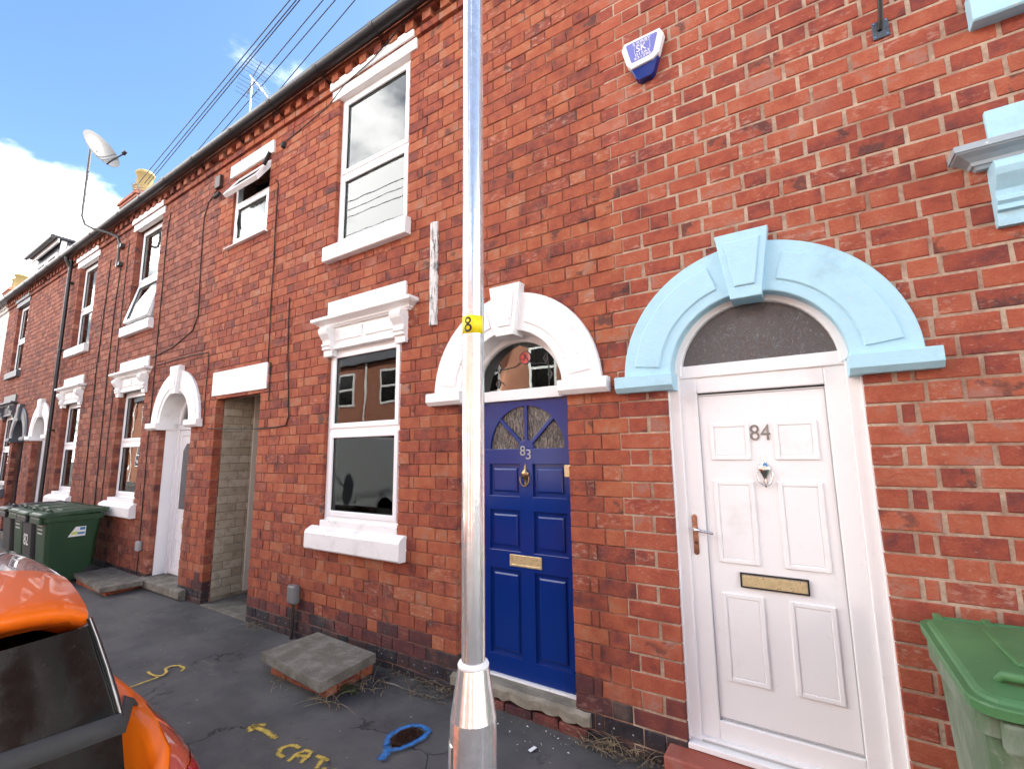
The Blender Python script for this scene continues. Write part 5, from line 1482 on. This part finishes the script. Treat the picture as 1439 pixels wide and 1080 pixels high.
for sg in (1, -1):
    def bod(x, z):
        """half width of the body skin near the rear corner"""
        hs = [(-1.905, .82, .74), (-1.925, .90, .81), (-1.985, .942, .87), (-2.10, .957, .925), (-2.35, .953, .97)]
        for (x0, h0, t0), (x1, h1, t1) in zip(hs[:-1], hs[1:]):
            if x >= x1 or x1 == -2.35:
                q = min(max((x0 - x) / (x0 - x1), 0), 1); hw = h0 + (h1 - h0) * q; k_ = t0 + (t1 - t0) * q - .94; break
        pr = [(1.0, .44 + .5 * k_), (1.0, .60 + .6 * k_), (.978, .70 + .7 * k_), (.934, .775 + .8 * k_), (.880, .845 + .9 * k_), (.828, .90 + k_), (.795, .93 + k_)]
        for (f0, z0), (f1, z1) in zip(pr[:-1], pr[1:]):
            if z <= z1: return hw * (f0 + (f1 - f0) * min(max((z - z0) / (z1 - z0), 0), 1))
        return hw * .79
    lm = MB(); lm.grid([[Vector((x + .006, CARY + sg * (bod(x, z0 + (z1 - z0) * j / 6) + .006), z0 + (z1 - z0) * j / 6)) for j in range(7)] for x, z0, z1 in ((-1.906, .46, .66), (-1.918, .46, .69), (-1.945, .47, .72), (-1.985, .49, .735), (-2.05, .52, .735), (-2.12, .56, .725), (-2.20, .61, .715))])
    lm.build('tail_lamp', 'lamp_red', t, recalc=False)
    lc = MB(); lc.grid([[Vector((x + .004, CARY + sg * (bod(x, z0 + (z1 - z0) * j / 4) + .005), z0 + (z1 - z0) * j / 4)) for j in range(5)] for x, z0, z1 in ((-1.945, .725, .765), (-1.985, .74, .81), (-2.06, .74, .86), (-2.14, .73, .885), (-2.24, .72, .895))])
    lc.build('tail_lamp', 'lamp_clear', t, recalc=False)
    fin = MB(); fin.tube([rear(sg * 1.0, z) + Vector((.004, sg * .006, 0)) for z in (1.27, 1.2, 1.1, 1.0, .94)], [.008, .010, .011, .010, .008], 8)
    fin.build('window_trim', 'car_black', t)
    for x in (-2.72, -5.10):
        ty = MB(); ty.lathe([(.20, -.10), (.30, -.105), (.318, -.08), (.318, .08), (.30, .105), (.20, .10)], 32)
        ty.v = [(x + p[0], CARY + sg * .775 + p[2], CZ + .318 + p[1]) for p in ty.v]; wo_ = ty.build('wheel', 'tyre', t)
        ri = MB(); ri.lathe([(.02, .09), (.19, .085), (.205, .10)], 24, cap=False); ri.v = [(x + p[0], CARY + sg * (.775 + p[2]), CZ + .318 + p[1]) for p in ri.v]; ri.build('rim', 'aluminium', wo_)
wp = MB(); wp.tube([rear(.0, .84) + Vector((.03, 0, 0)), rear(.22, .95) + Vector((.025, 0, 0)), rear(.52, 1.02) + Vector((.015, 0, 0))], [.014, .011, .006], 8); wp.build('wiper', 'rubber', t)
MB().box(-1.915, -1.895, CARY - .26, CARY + .26, .42, .53, .004).build('number_plate', 'sticker_yellow', t)
MB().box(-1.95, -1.87, CARY - .62, CARY + .62, .08, .30, .04).build('bumper', 'car_black', t)
# webbing strap lying over the rear window
stp = MB(); rows = []
for i in range(25):
    q = -1 + 2 * i / 24; z = .926 + .045 * (1 - q * q)
    a_, b_ = rear(q, z + .030), rear(q, z - .028); o_ = Vector((.012, .004 * q, 0))
    rows.append([a_ + o_, a_ + o_ * 1.3, b_ + o_ * 1.3, b_ + o_])
for x, z, dy in ((-2.19, .93, .012), (-2.24, .915, .014), (-2.27, .88, .012)):
    hw = CARY + .735 + dy + (.03 if z < .9 else 0) + (.93 - z) * .9
    rows.append([Vector((x - .03, hw - .01, z + .012)), Vector((x - .03, hw - .006, z + .015)), Vector((x + .028, hw, z - .004)), Vector((x + .028, hw - .004, z - .008))])
stp.grid(rows, smooth=True, closed=True)
tag(stp.build('webbing_strap', 'strap'), 'dark grey webbing strap pulled across the rear window of the orange car', 'strap')

# ------------------------------------------------------------------ across the road (mirrored in the windows and the lamp post)
YO = -11.4
def far_house(x):
    t = thing('brick_house', 'brick terraced house across the road, mirrored in the window panes', 'house', (x, YO, 0), 'houses across the road mirrored in the glass')
    w = MB(); w.box(x, x + 5.4, YO - 6, YO, -.1, 6.1); w.build('wall', 'far_brick', t)
    r_ = MB(); r_.prism([(YO + .2, 6.1), (YO - 6.2, 6.1), (YO - 3, 8.2)], 'x', x, x + 5.4); r_.build('roof', 'slate', t)
    f = MB(); 
    for wx in (.9, 3.3): f.box(x + wx, x + wx + 1.15, YO - .02, YO + .04, 4.1, 5.7)
    f.box(x + .9, x + 2.05, YO - .02, YO + .04, 1.1, 2.9)
    f.sector(x + 3.9, 2.3, .45, .75, 0, math.pi, YO, YO + .05, 16); f.box(x + 3.45, x + 4.35, YO - .02, YO + .03, 0, 2.3)
    f.box(x + .8, x + 2.15, YO, YO + .08, 2.95, 3.3); f.build('window', 'white_paint', t)
    g = MB()
    for wx in (.9, 3.3): g.box(x + wx + .1, x + wx + 1.05, YO, YO + .045, 4.2, 4.85); g.box(x + wx + .1, x + wx + 1.05, YO, YO + .045, 4.95, 5.6)
    g.box(x + 1.0, x + 1.95, YO, YO + .045, 1.2, 1.95); g.box(x + 1.0, x + 1.95, YO, YO + .045, 2.05, 2.8)
    g.build('pane', 'car_glass', t)
    d_ = MB().tube([(x + 5.3, YO + .06, 0), (x + 5.3, YO + .06, 6.1)], .05, 8); d_.build('downpipe', 'white_paint', t)
for i in range(12): far_house(-55.2 + 5.4 * i)
t = thing('parked_van', 'dark van parked on the far side of the road, mirrored in the window', 'van', (-12.3, -7.6, CZ))
v = MB(); v.prism([(-15.0, .25), (-9.9, .25), (-9.75, .6), (-9.8, 1.05), (-10.5, 1.2), (-11.15, 2.25), (-11.5, 2.35), (-15.0, 2.35)], 'y', -8.5, -6.6, .08); v.build('body', 'van_grey', t)
for x in (-14.0, -10.7):
    for y_ in (-6.7, -8.4):
        w_ = MB(); w_.lathe([(.2, -.1), (.33, -.1), (.33, .1), (.2, .1)], 20); w_.v = [(x + p[0], y_ + p[2], CZ + .33 + p[1]) for p in w_.v]; w_.build('wheel', 'tyre', t)
